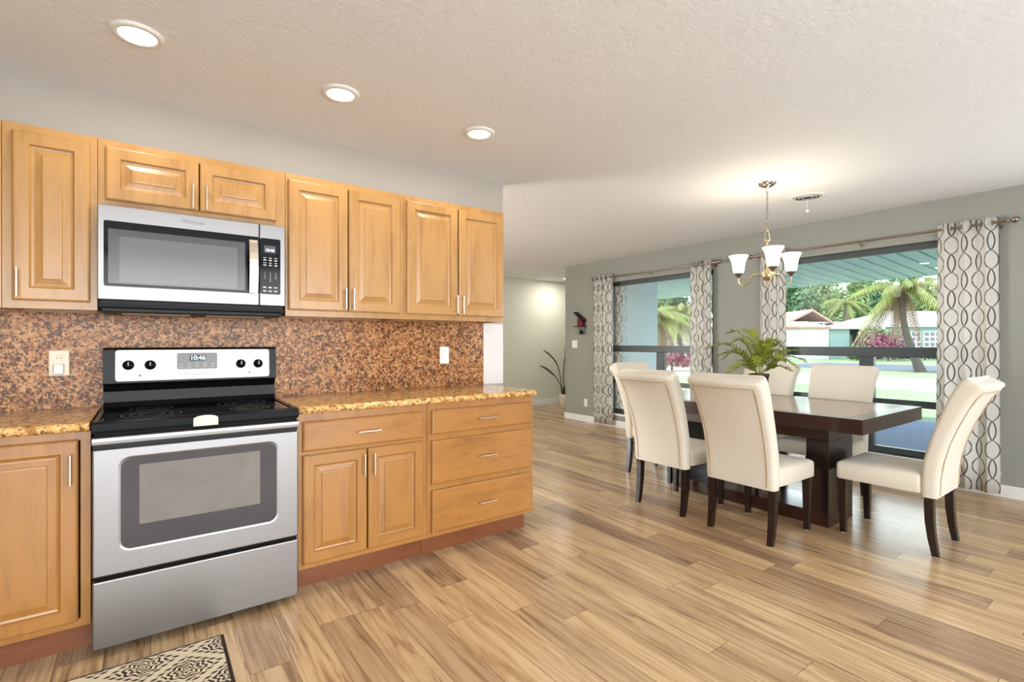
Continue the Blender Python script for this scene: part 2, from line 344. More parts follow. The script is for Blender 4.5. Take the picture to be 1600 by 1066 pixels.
# ------------------------------------------------------------------ geometry helpers
class MB:
    """collects faces in world (or thing) coordinates, builds ONE mesh object"""
    def __init__(s): s.v = []; s.f = []; s.sm = []; s.uv = None
    def add(s, vs_, fs, smooth=False):
        o = len(s.v); s.v += [tuple(p) for p in vs_]
        for f in fs: s.f.append(tuple(i + o for i in f)); s.sm.append(smooth)
        return s
    def box(s, x0, x1, y0, y1, z0, z1):
        v = [(x0, y0, z0), (x1, y0, z0), (x1, y1, z0), (x0, y1, z0), (x0, y0, z1), (x1, y0, z1), (x1, y1, z1), (x0, y1, z1)]
        return s.add(v, [(0, 3, 2, 1), (4, 5, 6, 7), (0, 1, 5, 4), (1, 2, 6, 5), (2, 3, 7, 6), (3, 0, 4, 7)])
    def rings(s, rings, smooth=True, cap0=True, cap1=True, closed=True):
        n = len(rings[0]); v = [p for r in rings for p in r]; f = []
        for i in range(len(rings) - 1):
            for j in range(n if closed else n - 1):
                a, b = i * n + j, i * n + (j + 1) % n
                f.append((a, b, b + n, a + n))
        s.add(v, f, smooth)
        if cap0: s.add(rings[0], [tuple(reversed(range(n)))], False)
        if cap1: s.add(rings[-1], [tuple(range(n))], False)
        return s
    def tube(s, path, r, seg=8, caps=True):
        P = [Vector(p) for p in path]; rr = r if isinstance(r, (list, tuple)) else [r] * len(P)
        rg = []; up = None
        for i, p in enumerate(P):
            t = (P[min(i + 1, len(P) - 1)] - P[max(i - 1, 0)]).normalized()
            if up is None: up = Vector((0, 0, 1)) if abs(t.z) < 0.9 else Vector((1, 0, 0))
            a = t.cross(up)
            if a.length < 1e-5: a = t.orthogonal()
            a.normalize(); b = a.cross(t).normalized(); up = b
            rg.append([tuple(p + (a * math.cos(2 * math.pi * k / seg) + b * math.sin(2 * math.pi * k / seg)) * rr[i]) for k in range(seg)])
        return s.rings(rg, True, caps, caps)
    def lathe(s, c, prof, seg=24, axis='z', caps=True):
        rg = []
        for (r, h) in prof:
            ring = []
            for k in range(seg):
                a = 2 * math.pi * k / seg; u, w = r * math.cos(a), r * math.sin(a)
                if axis == 'z': ring.append((c[0] + u, c[1] + w, c[2] + h))
                elif axis == 'y': ring.append((c[0] + u, c[1] + h, c[2] - w))
                else: ring.append((c[0] + h, c[1] + u, c[2] + w))
            rg.append(ring)
        return s.rings(rg, True, caps, caps)
    def panel(s, x0, x1, z0, z1, yf, prof):
        """front facing -Y made of concentric rectangles; prof = (inset, depth behind yf)"""
        rg = [[(x0 + i, yf + d, z0 + i), (x1 - i, yf + d, z0 + i), (x1 - i, yf + d, z1 - i), (x0 + i, yf + d, z1 - i)] for i, d in prof]
        return s.rings(rg, False, True, True)
    def build(s, name, mat, parent=None, origin=None, bevel=0.0, seg=2, subsurf=0):
        if origin is None: origin = Vector(parent.location) if parent is not None and parent.parent is None else (Vector((0, 0, 0)) if parent is None else world_loc(parent))
        o_ = Vector(origin)
        me = bpy.data.meshes.new(name)
        # object origin at the middle of the part's own bounds
        xs = [v for v in s.v]; c = Vector([(min(p[i] for p in xs) + max(p[i] for p in xs)) / 2 for i in range(3)])
        me.from_pydata([tuple(Vector(p) - c) for p in s.v], [], s.f)
        for p, sm in zip(me.polygons, s.sm): p.use_smooth = sm
        if s.uv:
            l = me.uv_layers.new(name='UVMap')
            for p in me.polygons:
                for li in p.loop_indices: l.data[li].uv = s.uv[me.loops[li].vertex_index]
        me.validate(); me.update()
        if mat is not None: me.materials.append(M[mat] if isinstance(mat, str) else mat)
        ob = bpy.data.objects.new(name, me); COL.objects.link(ob)
        ob.location = c - o_
        if parent is not None: ob.parent = parent
        if bevel:
            b = ob.modifiers.new('bevel', 'BEVEL'); b.width = bevel; b.segments = seg; b.limit_method = 'ANGLE'; b.angle_limit = R(40)
        if subsurf:
            b = ob.modifiers.new('subsurf', 'SUBSURF'); b.levels = subsurf; b.render_levels = subsurf
        return ob
def world_loc(o):
    l = Vector(o.location)
    while o.parent is not None: o = o.parent; l += Vector(o.location)
    return l
def tag(o, label=None, cat=None, group=None, kind=None):
    for k, v in (('label', label), ('category', cat), ('group', group), ('kind', kind)):
        if v: o[k] = v
    return o
def thing(name, loc, label, cat, group=None, kind=None, rz=0):
    o = bpy.data.objects.new(name, None); COL.objects.link(o); o.location = loc; o.rotation_euler = (0, 0, rz); o.empty_display_size = 0.1
    return tag(o, label, cat, group, kind)
def struct(name, mb, mat, bevel=0.0):
    return tag(mb.build(name, mat, None, (0, 0, 0), bevel), kind='structure')
def copy_tree(o, parent=None):
    c = o.copy(); COL.objects.link(c)
    if parent is not None: c.parent = parent
    for ch in list(o.children): copy_tree(ch, c)
    return c
def text(name, body, size, loc, mat, parent, rot=(R(90), 0, 0), extrude=0.0004, align='CENTER', shear=0.0, spacing=1.0):
    cu = bpy.data.curves.new(name, 'FONT'); cu.body = body; cu.size = size; cu.extrude = extrude; cu.align_x = align; cu.align_y = 'CENTER'; cu.shear = shear; cu.space_line = spacing
    tmp = bpy.data.objects.new('tmp', cu); COL.objects.link(tmp); bpy.context.view_layer.update()
    me = bpy.data.meshes.new_from_object(tmp.evaluated_get(bpy.context.evaluated_depsgraph_get())); bpy.data.objects.remove(tmp); bpy.data.curves.remove(cu)
    me.name = name; me.materials.clear(); me.materials.append(M[mat]); o = bpy.data.objects.new(name, me); COL.objects.link(o)
    o.location = Vector(loc) - (world_loc(parent) if parent else Vector()); o.rotation_euler = rot; o.parent = parent
    return o

# ------------------------------------------------------------------ the room
KY, WX, CH = 3.12, 5.45, 2.44         # kitchen wall plane, window wall plane, ceiling height
floor = struct('floor', MB().box(-3.2, WX + 0.14, -2.62, 7.72, -0.06, 0.0).box(WX + 0.14, 7.62, 5.91, 7.72, -0.06, 0.0), 'floor')
struct('ceiling', MB().box(-3.2, WX + 0.14, -2.62, 7.72, CH, CH + 0.12).box(WX + 0.14, 7.62, 5.91, 7.72, CH, CH + 0.12), 'ceiling')
struct('wall_kitchen', MB().box(-2.9, 2.18, KY, KY + 0.11, 0, CH), 'paint')
struct('trim_1', MB().box(2.0, 2.181, KY - 0.003, KY, 0.912, 1.36), 'paintlit')  # thin sheet painting the lit end of the kitchen wall
struct('wall_far', MB().box(-3.0, -2.65, 7.6, 7.72, 0, CH).box(-0.35, 7.5, 7.6, 7.72, 0, CH).box(-2.65, -0.35, 7.6, 7.72, 0, 0.3).box(-2.65, -0.35, 7.6, 7.72, 2.25, CH), 'paintcream')  # living room gap added along with the unseen fill light
struct('wall_entry', MB().box(WX + 0.15, 7.62, 5.9, 6.03, -0.15, CH + 0.1), 'paintblue')
struct('wall_porch', MB().box(7.5, 7.62, 6.03, 7.72, 0, CH), 'paint')
struct('wall_left', MB().box(-3.12, -3.0, -2.62, 7.72, 0, CH), 'paint')
struct('wall_back', MB().box(-3.0, -1.9, -2.62, -2.5, 0, CH).box(2.7, WX, -2.62, -2.5, 0, CH).box(-1.9, 2.7, -2.62, -2.5, 2.3, CH), 'paint')  # wide gap behind the camera, added to let fill light in
# window wall with its two openings, plus an unseen one added for fill light
LY0, LY1, RY0, RY1, WZ0, WZ1 = 3.41, 5.13, 0.93, 2.72, 0.20, 2.10
ww = MB()
ww.box(WX, WX + 0.15, -2.62, -2.25, 0, CH).box(WX, WX + 0.15, -0.35, RY0, 0, CH).box(WX, WX + 0.15, -2.25, -0.35, 0, 0.3).box(WX, WX + 0.15, -2.25, -0.35, 2.15, CH).box(WX, WX + 0.15, RY1, LY0, 0, CH).box(WX, WX + 0.15, LY1, 6.03, 0, CH)
for a, b in ((RY0, RY1), (LY0, LY1)): ww.box(WX, WX + 0.15, a, b, 0, WZ0).box(WX, WX + 0.15, a, b, WZ1, CH)
struct('wall_window', ww, 'paintshaded')
def base(name, x0, x1, y0, y1): struct(name, MB().box(x0, x1, y0, y1, 0, 0.098), 'whitepaint', 0.004)
base('baseboard_window', WX - 0.014, WX, -2.5, 6.03)
base('baseboard_entry', WX - 0.014, 7.5, 6.03, 6.044)
base('baseboard_far', -3.0, 7.5, 7.586, 7.6)
base('baseboard_left', -3.0, -2.986, 3.3, 7.58)
for i, (a, b) in enumerate(((LY0, LY1), (RY0, RY1))):
    struct('trim_%d' % (i + 2), MB().box(WX - 0.012, WX + 0.07, a - 0.01, b + 0.01, WZ0 - 0.03, WZ0), 'whitepaint', 0.003)

def window(n, a, b, mull):
    root = thing('window_%d' % n, (WX + 0.07, (a + b) / 2, WZ0), None, None, kind='structure')
    x0, x1 = WX + 0.065, WX + 0.125
    z0, z1 = WZ0 + 0.001, WZ1 - 0.001
    f = MB(); t = 0.055
    f.box(x0, x1, a, a + t, z0, z1).box(x0, x1, b - t, b, z0, z1).box(x0, x1, a + t, b - t, z1 - t, z1).box(x0, x1, a + t, b - t, z0, z0 + t)
    f.build('frame', 'darkframe', root, bevel=0.004)
    MB().box(x0 - 0.004, x1, a + t, b - t, 1.088, 1.178).build('rail', 'darkframe', root, bevel=0.004)
    MB().box(x0 - 0.002, x1, mull - 0.06, mull + 0.06, z0 + t, 1.088).build('mullion', 'darkframe', root, bevel=0.004)
    for (p, q) in ((a + t, mull - 0.06), (mull + 0.06, b - t)):
        MB().box(x0 + 0.008, x1, p, q, 0.638, 0.70).build('rail', 'darkframe', root, bevel=0.004)
    g = 0.5 * (x0 + x1)
    def pane(p, q, c, d): MB().add([(g, p, c), (g, q, c), (g, q, d), (g, p, d)], [(0, 1, 2, 3)]).build('pane', 'glass', root)
    pane(a + t, b - t, 1.178, z1 - t)
    for (p, q) in ((a + t, mull - 0.06), (mull + 0.06, b - t)):
        pane(p, q, z0 + t, 0.638); pane(p, q, 0.70, 1.088)
window(1, LY0, LY1, 4.23); window(2, RY0, RY1, 1.86)

# ------------------------------------------------------------------ cabinets
DOOR = [(0, 0.019), (0, 0.006), (0.003, 0.002), (0.008, 0.0), (0.050, 0.0), (0.053, 0.004), (0.056, 0.010), (0.064, 0.012), (0.068, 0.0115), (0.088, 0.006), (0.090, 0.002), (0.094, 0.0015)]
SLAB = [(0, 0.019), (0, 0.007), (0.003, 0.003), (0.010, 0.0)]
def pull(parent, x, z, yf, vert, L=0.115):
    m = MB(); y = yf - 0.028; h = L / 2; q = h - 0.018
    if vert:
        m.tube([(x, y, z - h), (x, y, z + h)], 0.0052, 10)
        for s in (-q, q): m.tube([(x, y, z + s), (x, yf + 0.001, z + s)], 0.004, 8)
    else:
        m.tube([(x - h, y, z), (x + h, y, z)], 0.0052, 10)
        for s in (-q, q): m.tube([(x + s, y, z), (x + s, yf + 0.001, z)], 0.004, 8)
    return m.build('handle', 'nickel', parent)
def door(root, x0, x1, z0, z1, yf, mat, hx=None, hz=None):
    d = MB().panel(x0, x1, z0, z1, yf, DOOR).build('door', mat, root, bevel=0.0)
    if hx is not None: pull(d, hx, hz, yf, True)
    return d
def drawer(root, x0, x1, z0, z1, yf, mat):
    d = MB().panel(x0, x1, z0, z1, yf, SLAB).build('drawer', mat, root)
    pull(d, (x0 + x1) / 2 + 0.005, (z0 + z1) / 2, yf, False, 0.12); return d
def carcass(root, x0, x1, z0, z1, yf, yb, mat, rails=(), stile=0.03, inner=None, right=None):
    b = MB(); t = 0.016; e = 0.0
    b.box(x0 + e, x0 + t, yf + 0.02, yb, z0, z1).box(x1 - t, x1 - e, yf + 0.02, yb, z0, z1)
    b.box(x0 + t, x1 - t, yf + 0.02, yb, z0 + 0.012, z0 + 0.028).box(x0 + t, x1 - t, yf + 0.02, yb, z1 - t, z1).box(x0 + t, x1 - t, yb - 0.008, yb, z0, z1)
    sr = right if right else stile
    b.box(x0, x0 + stile, yf, yf + 0.02, z0, z1).box(x1 - sr, x1, yf, yf + 0.02, z0, z1)
    for (a, c) in rails: b.box(x0 + stile, x1 - sr, yf, yf + 0.02, a, c)
    if inner: b.box(inner[0], inner[1], yf, yf + 0.02, z0, z1)
    return b.build('body', mat, root)
UF, UZ0, UZ1 = 2.805, 1.360, 2.108
def upper(x0, x1, z0, doors, label, right=None, stile=0.03):
    r = thing('wall_cabinet', ((x0 + x1) / 2, KY, z0), label, 'cabinet', 'maple wall cabinets')
    carcass(r, x0, x1, z0, UZ1, UF, KY - 0.001, 'maple', ((z0, z0 + 0.04), (UZ1 - 0.035, UZ1)), stile, None, right)
    for (a, b, hx, hz) in doors: door(r, a, b, z0 + 0.032, UZ1 - 0.032, UF - 0.0195, 'maple', hx, hz)
    return r
upper(-0.475, -0.182, UZ0, [(-0.445, -0.205, -0.428, 1.462)], 'tall single-door maple wall cabinet to the left of the microwave')
upper(-0.86, -0.477, UZ0, [(-0.83, -0.505, -0.52, 1.462)], 'sliver of maple wall cabinet cut off by the photo left edge')
upper(-0.180, 0.573, 1.812, [(-0.154, 0.190, 0.165, 1.905), (0.195, 0.528, 0.220, 1.905)], 'short two-door maple wall cabinet above the microwave', 0.06)
upper(0.575, 1.234, UZ0, [(0.587, 0.896, 0.878, 1.462), (0.902, 1.206, 0.921, 1.462)], 'two-door maple wall cabinet just right of the microwave')
upper(1.236, 1.965, UZ0, [(1.250, 1.598, 1.580, 1.462), (1.606, 1.955, 1.625, 1.462)], 'two-door maple wall cabinet at the open end of the wall')

BF, BZ0, BZ1 = 2.555, 0.118, 0.874
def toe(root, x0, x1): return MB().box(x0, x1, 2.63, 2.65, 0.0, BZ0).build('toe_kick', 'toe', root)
DF = BF - 0.0195
r = thing('base_cabinet', (0.92, KY, 0), 'maple base cabinet with one drawer over two doors beside the range', 'cabinet', 'maple base cabinets')
carcass(r, 0.574, 1.262, BZ0, BZ1, BF, KY - 0.001, 'maple_low', ((BZ0, 0.155), (0.66, 0.70), (0.825, BZ1)))
drawer(r, 0.599, 1.233, 0.690, 0.836, DF, 'maple_shaded_h')
door(r, 0.599, 0.914, 0.144, 0.672, DF, 'maple_low', 0.895, 0.592); door(r, 0.921, 1.236, 0.144, 0.672, DF, 'maple_low', 0.947, 0.592)
toe(r, 0.574, 1.262)
r = thing('base_cabinet', (1.64, KY, 0), 'maple base cabinet with three drawers at the counter end', 'cabinet', 'maple base cabinets')
carcass(r, 1.264, 2.022, BZ0, BZ1, BF, KY - 0.001, 'maple_low', ((BZ0, 0.15), (0.38, 0.425), (0.66, 0.705), (0.83, BZ1)))
drawer(r, 1.289, 2.001, 0.700, 0.838, DF, 'maple_shaded_h'); drawer(r, 1.289, 2.001, 0.418, 0.666, DF, 'maple_shaded_h'); drawer(r, 1.289, 2.001, 0.142, 0.384, DF, 'maple_shaded_h')
toe(r, 1.264, 2.010)
r = thing('base_cabinet', (-0.5, KY, 0), 'maple base cabinet with a single door on the far side of the range', 'cabinet', 'maple base cabinets')
carcass(r, -0.80, -0.186, BZ0, BZ1, BF, KY - 0.001, 'maple_low', ((BZ0, 0.15), (0.84, BZ1)))
door(r, -0.60, -0.222, 0.144, 0.846, DF, 'maple_low', -0.243, 0.735)
toe(r, -0.80, -0.186)

def counter(x0, x1, label):
    r = thing('granite_countertop', ((x0 + x1) / 2, KY, 0.876), label, 'countertop', 'granite countertops')
    m = MB(); ys = KY - 0.0125; pr = []
    for k in range(7):
        a = -math.pi / 2 + math.pi * k / 6; pr.append((2.512 + 0.018 - 0.018 * math.cos(a), 0.894 + 0.018 * math.sin(a)))
    pts = pr + [(ys, 0.912), (ys, 0.876)]
    m.rings([[(x0, p[0], p[1]) for p in pts], [(x1, p[0], p[1]) for p in pts]], False)
    m.f = [tuple(reversed(f)) for f in m.f]
    m.build('slab', 'granite_top', r)
counter(0.572, 2.024, 'long golden granite countertop over the drawers and doors')
counter(-1.2, -0.187, 'short golden granite countertop beside the range at photo edge')
tag(MB().box(-1.2, 0.102, KY - 0.0115, KY - 0.0005, 0.9125, UZ0).build('granite_backsplash', 'granite_wall', None, (0, 0, 0)), 'brown granite backsplash slab behind the almond outlet, up to the seam', 'backsplash', 'granite backsplash slabs')
tag(MB().box(0.104, 1.998, KY - 0.0115, KY - 0.0005, 0.9125, UZ0).build('granite_backsplash', 'granite_wall', None, (0, 0, 0)), 'brown granite backsplash slab behind the white outlet, from the seam onward', 'backsplash', 'granite backsplash slabs')

# ------------------------------------------------------------------ wall plates
def plate(name, label, cat, at, axis, mat, kind, w=0.072, h=0.118):
    x, y, z = at; r = thing(name, at, label, cat)
    def bx(u0, u1, d0, d1, z0, z1, m_, nm, par, bev=0.0015):
        if axis == 'y': b = MB().box(x + u0, x + u1, y - d1, y - d0, z + z0, z + z1)
        else: b = MB().box(x - d1, x - d0, y + u0, y + u1, z + z0, z + z1)
        return b.build(nm, m_, par, bevel=bev)
    bx(-w / 2, w / 2, 0, 0.006, -h / 2, h / 2, mat, 'cover_plate', r, 0.003)
    if kind == 'outlet':
        for s in (-0.021, 0.021):
            f = bx(-0.017, 0.017, 0.006, 0.008, s - 0.0145, s + 0.0145, mat, 'receptacle', r, 0.006)
            for u in (-0.0065, 0.0065): bx(u - 0.0012, u + 0.0012, 0.008, 0.0084, s - 0.002, s + 0.007, 'socket', 'slot', f, 0)
    elif kind == 'rocker':
        n = 2 if w > 0.1 else 1
        for k in range(n):
            c = (k - (n - 1) / 2) * 0.046
            bx(c - 0.0165, c + 0.0165, 0.006, 0.0095, -0.033, 0.033, mat, 'rocker', r, 0.002)
    return r
r = plate('wall_outlet', 'almond wall outlet with a small plug-in on the backsplash left of the range', 'outlet', (-0.338, KY - 0.0115, 1.125), 'y', 'offwhite', 'outlet')
MB().box(-0.338 - 0.018, -0.338 + 0.018, KY - 0.0465, KY - 0.0195, 1.074, 1.122).build('plug_in', 'white', r, bevel=0.006)
plate('wall_outlet', 'white wall outlet on the backsplash above the long counter', 'outlet', (1.67, KY - 0.0115, 1.132), 'y', 'white', 'rocker')
plate('wall_outlet', 'white wall outlet low on the grey wall beside the curtain', 'outlet', (WX, 5.56, 0.295), 'x', 'white', 'outlet')
plate('light_switch', 'white double light switch plate below the birdhouse on grey wall', 'light switch', (WX, 5.806, 1.195), 'x', 'white', 'rocker', 0.118, 0.118)

# ------------------------------------------------------------------ range
rx0, rx1, rf = -0.178, 0.567, 2.49
r = thing('electric_range', (0.1945, 2.8, 0), 'stainless electric range with black glass cooktop between the base cabinets', 'range')
MB().box(rx0 + 0.004, rx1 - 0.004, rf + 0.045, 3.09, 0.03, 0.862).build('body', 'blackmatte', r, bevel=0.003)
for x in (rx0 + 0.05, rx1 - 0.05):
    for y in (2.62, 3.03): MB().lathe((x, y, 0.0), [(0.018, 0), (0.018, 0.008), (0.01, 0.01), (0.01, 0.032)], 12).build('foot', 'blackmatte', r)
MB().box(rx0, rx1, rf, rf + 0.043, 0.032, 0.296).build('storage_drawer', 'steel', r, bevel=0.006, seg=3)
d = MB().box(rx0, rx1, rf, rf + 0.043, 0.312, 0.805).build('oven_door', 'steel', r, bevel=0.006, seg=3)
def rrect(x0, x1, z0, z1, rad, n=6):
    p = []
    for cx, cz, a0 in ((x1 - rad, z0 + rad, -90), (x1 - rad, z1 - rad, 0), (x0 + rad, z1 - rad, 90), (x0 + rad, z0 + rad, 180)):
        for k in range(n + 1):
            a = R(a0 + 90 * k / n); p.append((cx + rad * math.cos(a), cz + rad * math.sin(a)))
    return p
def rplate(x0, x1, z0, z1, rad, y0, y1, rim=0.0, rimd=0.0):
    m = MB(); rg = [[(a, y1, b) for a, b in rrect(x0, x1, z0, z1, rad)], [(a, y0, b) for a, b in rrect(x0, x1, z0, z1, rad)]]
    if rim: rg.append([(a, y0 + rimd, b) for a, b in rrect(x0 + rim, x1 - rim, z0 + rim, z1 - rim, max(0.002, rad - rim))])
    m.rings(rg, False); return m
rplate(-0.098, 0.481, 0.397, 0.770, 0.04, rf - 0.003, rf + 0.001, 0.008, 0.002).build('window_rim', 'steel', d)
gl = rplate(-0.090, 0.473, 0.405, 0.762, 0.034, rf - 0.0035, rf + 0.001).build('oven_window', 'ovenglass', d)
rplate(-0.032, 0.404, 0.495, 0.733, 0.004, rf - 0.0042, rf - 0.003).build('inner_pane', 'ovenpane', gl)
# bar handle across the top of the door
h = MB(); pr = [(rf - 0.034, 0.822), (rf - 0.040, 0.830), (rf - 0.040, 0.848), (rf - 0.032, 0.856), (rf - 0.012, 0.856), (rf - 0.012, 0.822)]
pr = [(rf + 0.000, 0.8215), (rf - 0.005, 0.826), (rf - 0.006, 0.838), (rf - 0.004, 0.850), (rf + 0.004, 0.856), (rf + 0.03, 0.856), (rf + 0.03, 0.8215)]
h.rings([[(rx0, a, b) for a, b in pr], [(rx1, a, b) for a, b in pr]], False); h.f = [tuple(reversed(f)) for f in h.f]
h.build('door_handle', 'steel', d, bevel=0.001)
MB().box(rx0 + 0.002, rx1 - 0.002, rf + 0.012, rf + 0.043, 0.805, 0.8215).build('handle_gap', 'blackmatte', d)
# cooktop: rim + glass + burner rings
ct = MB(); cz0, cz1 = 0.866, 0.914; cy0, cy1 = rf - 0.004, 3.03; cx0, cx1 = rx0 - 0.003, rx1 + 0.003
def rc(x0, x1, y0, y1, z): return [(x0, y0, z), (x1, y0, z), (x1, y1, z), (x0, y1, z)]
ct.rings([rc(cx0 + 0.004, cx1 - 0.004, cy0 + 0.01, cy1, cz0), rc(cx0, cx1, cy0, cy1, cz0 + 0.012), rc(cx0, cx1, cy0, cy1, cz1 - 0.008), rc(cx0 + 0.006, cx1 - 0.006, cy0 + 0.008, cy1 - 0.004, cz1),
          rc(cx0 + 0.022, cx1 - 0.022, cy0 + 0.035, cy1 - 0.02, cz1), rc(cx0 + 0.026, cx1 - 0.026, cy0 + 0.042, cy1 - 0.024, cz1 - 0.005)], False)
ct.build('cooktop', 'black', r, bevel=0.0015)
ctg = MB().box(cx0 + 0.027, cx1 - 0.027, cy0 + 0.044, cy1 - 0.026, cz1 - 0.0052, cz1 - 0.0042).build('cooktop_glass', 'blackglass', r)
for (bx_, by_, br) in ((0.01, 2.67, 0.11), (0.39, 2.66, 0.085), (0.01, 2.90, 0.085), (0.385, 2.89, 0.11)):
    m = MB()
    for rr in (br, br * 0.72, br * 0.42):
        m.rings([[(bx_ + q * math.cos(2 * math.pi * k / 40), by_ + q * math.sin(2 * math.pi * k / 40), cz1 - 0.0039) for k in range(40)] for q in (rr, rr - 0.006)], False, False, False)
    m.build('burner_ring', 'greypanel', r)
# beige half-round oven latch label on the front lip
m = MB(); ring = [(0.150 + 0.0, 0.868), (0.240, 0.868), (0.240, 0.898)] + [(0.195 + 0.045 * math.cos(a), 0.898 + 0.014 * math.sin(a)) for a in [math.pi * k / 8 for k in range(1, 8)]] + [(0.150, 0.898)]
m.rings([[(a, rf - 0.009, b) for a, b in ring], [(a, rf - 0.004, b) for a, b in ring]], False); m.f = [tuple(reversed(f)) for f in m.f]
m.build('oven_lock', 'offwhite', r, bevel=0.001)
# backguard
g = MB(); pr = [(3.03, 0.905), (3.095, 0.905), (3.095, 1.196), (3.03, 1.196), (3.012, 1.188), (3.002, 1.024), (3.03, 1.018), (3.05, 0.985), (3.045, 0.935)]
g.rings([[(-0.176, a, b) for a, b in pr], [(0.568, a, b) for a, b in pr]], False)
bgd = g.build('backguard', 'black', r, bevel=0.003)
def tilt(z): return 3.002 + (z - 1.024) * (0.010 / 0.164)
m = MB(); rr = rrect(-0.130, 0.533, 1.036, 1.184, 0.012, 5)
m.rings([[(a, tilt(b) + 0.004, b) for a, b in rr], [(a, tilt(b) - 0.003, b) for a, b in rr]], False); m.build('control_panel', 'steel', bgd)
for kx, kz in ((-0.081, 1.112), (0.004, 1.111), (0.395, 1.108), (0.478, 1.107)):
    y = tilt(kz) - 0.003
    k_ = MB().lathe((kx, y, kz), [(0.0, -0.026), (0.016, -0.026), (0.0185, -0.022), (0.0205, -0.004), (0.023, -0.002), (0.023, 0.001)], 24, 'y').build('knob', 'black', r)
    MB().box(kx - 0.002, kx + 0.002, y - 0.0275, y - 0.0262, kz - 0.002, kz + 0.0155).build('pointer', 'label', k_)
m = MB(); rr = rrect(0.112, 0.286, 1.086, 1.168, 0.008, 4); m.rings([[(a, tilt(b) - 0.002, b) for a, b in rr], [(a, tilt(b) - 0.0045, b) for a, b in rr]], False); cp = m.build('touch_panel', 'greypanel', r)
MB().box(0.166, 0.234, 3.0015, 3.0045, 1.128, 1.156).build('clock_display', 'blackglass', cp)
text('clock_digits', '10:46', 0.030, (0.200, 3.0010, 1.142), 'digit', cp)
for i in range(5):
    for j in range(2): MB().box(0.122 + i * 0.034, 0.138 + i * 0.034, tilt(1.1) - 0.0052, tilt(1.1) - 0.0044, 1.096 + j * 0.014, 1.100 + j * 0.014).build('button_label', 'label', cp)
text('lettering', 'Whirlpool', 0.024, (0.192, tilt(1.062) - 0.0034, 1.062), 'logo', r)
for ix in (-0.036, 0.436): MB().lathe((ix, tilt(1.06) - 0.003, 1.06), [(0.004, -0.0012), (0.004, 0.001)], 12, 'y').build('indicator_light', 'blackmatte', r)

# ------------------------------------------------------------------ microwave
mx0, mx1, mf = -0.1785, 0.560, 2.735; mz0, mz1 = 1.404, 1.809
r = thing('microwave', (0.19, KY, 1.36), 'stainless over-the-range microwave hung under the short wall cabinet', 'microwave')
MB().box(mx0 + 0.006, mx1 - 0.006, mf + 0.035, KY - 0.013, 1.372, mz1).build('body', 'blackmatte', r, bevel=0.004)
SX = 0.441
d = MB().box(mx0, SX - 0.001, mf, mf + 0.034, mz0, mz1).build('door', 'steel', r, bevel=0.004, seg=3)
MB().box(SX + 0.001, mx1, mf, mf + 0.034, mz0, mz1).build('control_side', 'steel', r, bevel=0.004, seg=3)
gw = rplate(-0.157, SX - 0.002, 1.462, 1.742, 0.008, mf - 0.0025, mf + 0.001).build('door_glass', 'blackglass', d)
m = MB(); mid_ = [(0.0, 0.0), (0.012, 0.0), (0.030, 0.0)]
wx0, wx1, wz0, wz1 = -0.142, 0.378, 1.475, 1.708
fr = [[(wx0, mf - 0.003, wz0), (wx1, mf - 0.003, wz0), (wx1, mf - 0.003, wz1), (wx0, mf - 0.003, wz1)],
      [(wx0 + 0.038, mf - 0.0034, wz0 + 0.01), (wx1 - 0.034, mf - 0.0034, wz0 + 0.01), (wx1 - 0.034, mf - 0.0034, wz1 - 0.03), (wx0 + 0.038, mf - 0.0034, wz1 - 0.03)]]
m.rings(fr, False, False, False); m.build('window_bezel', 'mwbezel', gw)
MB().box(wx0 + 0.038, wx1 - 0.034, mf - 0.0036, mf - 0.0026, wz0 + 0.01, wz1 - 0.03).build('window_mesh', 'mwpane', gw)
# handle: flat bowed bar
hb = MB(); rg = []
for k in range(9):
    t = k / 8; z = 1.462 + (1.722 - 1.462) * t; y = mf - 0.020 - 0.018 * math.sin(math.pi * t)
    rg.append([(0.392, y, z), (0.432, y, z), (0.432, y + 0.010, z), (0.392, y + 0.010, z)])
hb.rings(rg, False); hb.box(0.398, 0.426, mf - 0.022, mf, 1.466, 1.484).box(0.398, 0.426, mf - 0.022, mf, 1.700, 1.718)
hb.build('handle', 'nickel', d, bevel=0.002)
cp = rplate(SX + 0.003, 0.537, 1.462, 1.740, 0.008, mf - 0.0025, mf + 0.001).build('control_panel', 'blackglass', r)
MB().box(0.462, 0.514, mf - 0.0032, mf - 0.002, 1.668, 1.704).build('clock_display', 'mwbezel', cp)
text('clock_digits', '10:46', 0.019, (0.488, mf - 0.0034, 1.681), 'digit', cp)
for i in range(3):
    for j in range(4): MB().box(0.458 + i * 0.025, 0.472 + i * 0.025, mf - 0.0030, mf - 0.0022, 1.641 - j * 0.0125, 1.6445 - j * 0.0125 + (0.002 if j % 2 else 0)).build('button_label', 'label', cp)
    for j in range(2): MB().box(0.457 + i * 0.025, 0.472 + i * 0.025, mf - 0.0030, mf - 0.0022, 1.492 - j * 0.018, 1.499 - j * 0.018).build('button_label', 'label', cp)
for i in range(3): text('keypad_digits', '\n'.join(str(3 * j + i + 1) for j in range(3)) + ('\n0' if i == 1 else ''), 0.0125, (0.465 + i * 0.025, mf - 0.0028, 1.553 if i != 1 else 1.546), 'label', cp)
text('lettering', 'Whirlpool', 0.022, (0.165, mf - 0.0008, 1.776), 'logo', d)
vb = MB().box(mx0 + 0.012, mx1 - 0.012, mf + 0.02, KY - 0.05, 1.352, 1.372).build('vent_grille', 'blackmatte', r, bevel=0.004)
lv = MB()
for k in range(5): lv.box(mx0 + 0.004, mx1 - 0.004, mf + 0.004 + k * 0.006, mf + 0.034, 1.374 + k * 0.006, 1.3765 + k * 0.006)
lv.build('louvre', 'black', r)
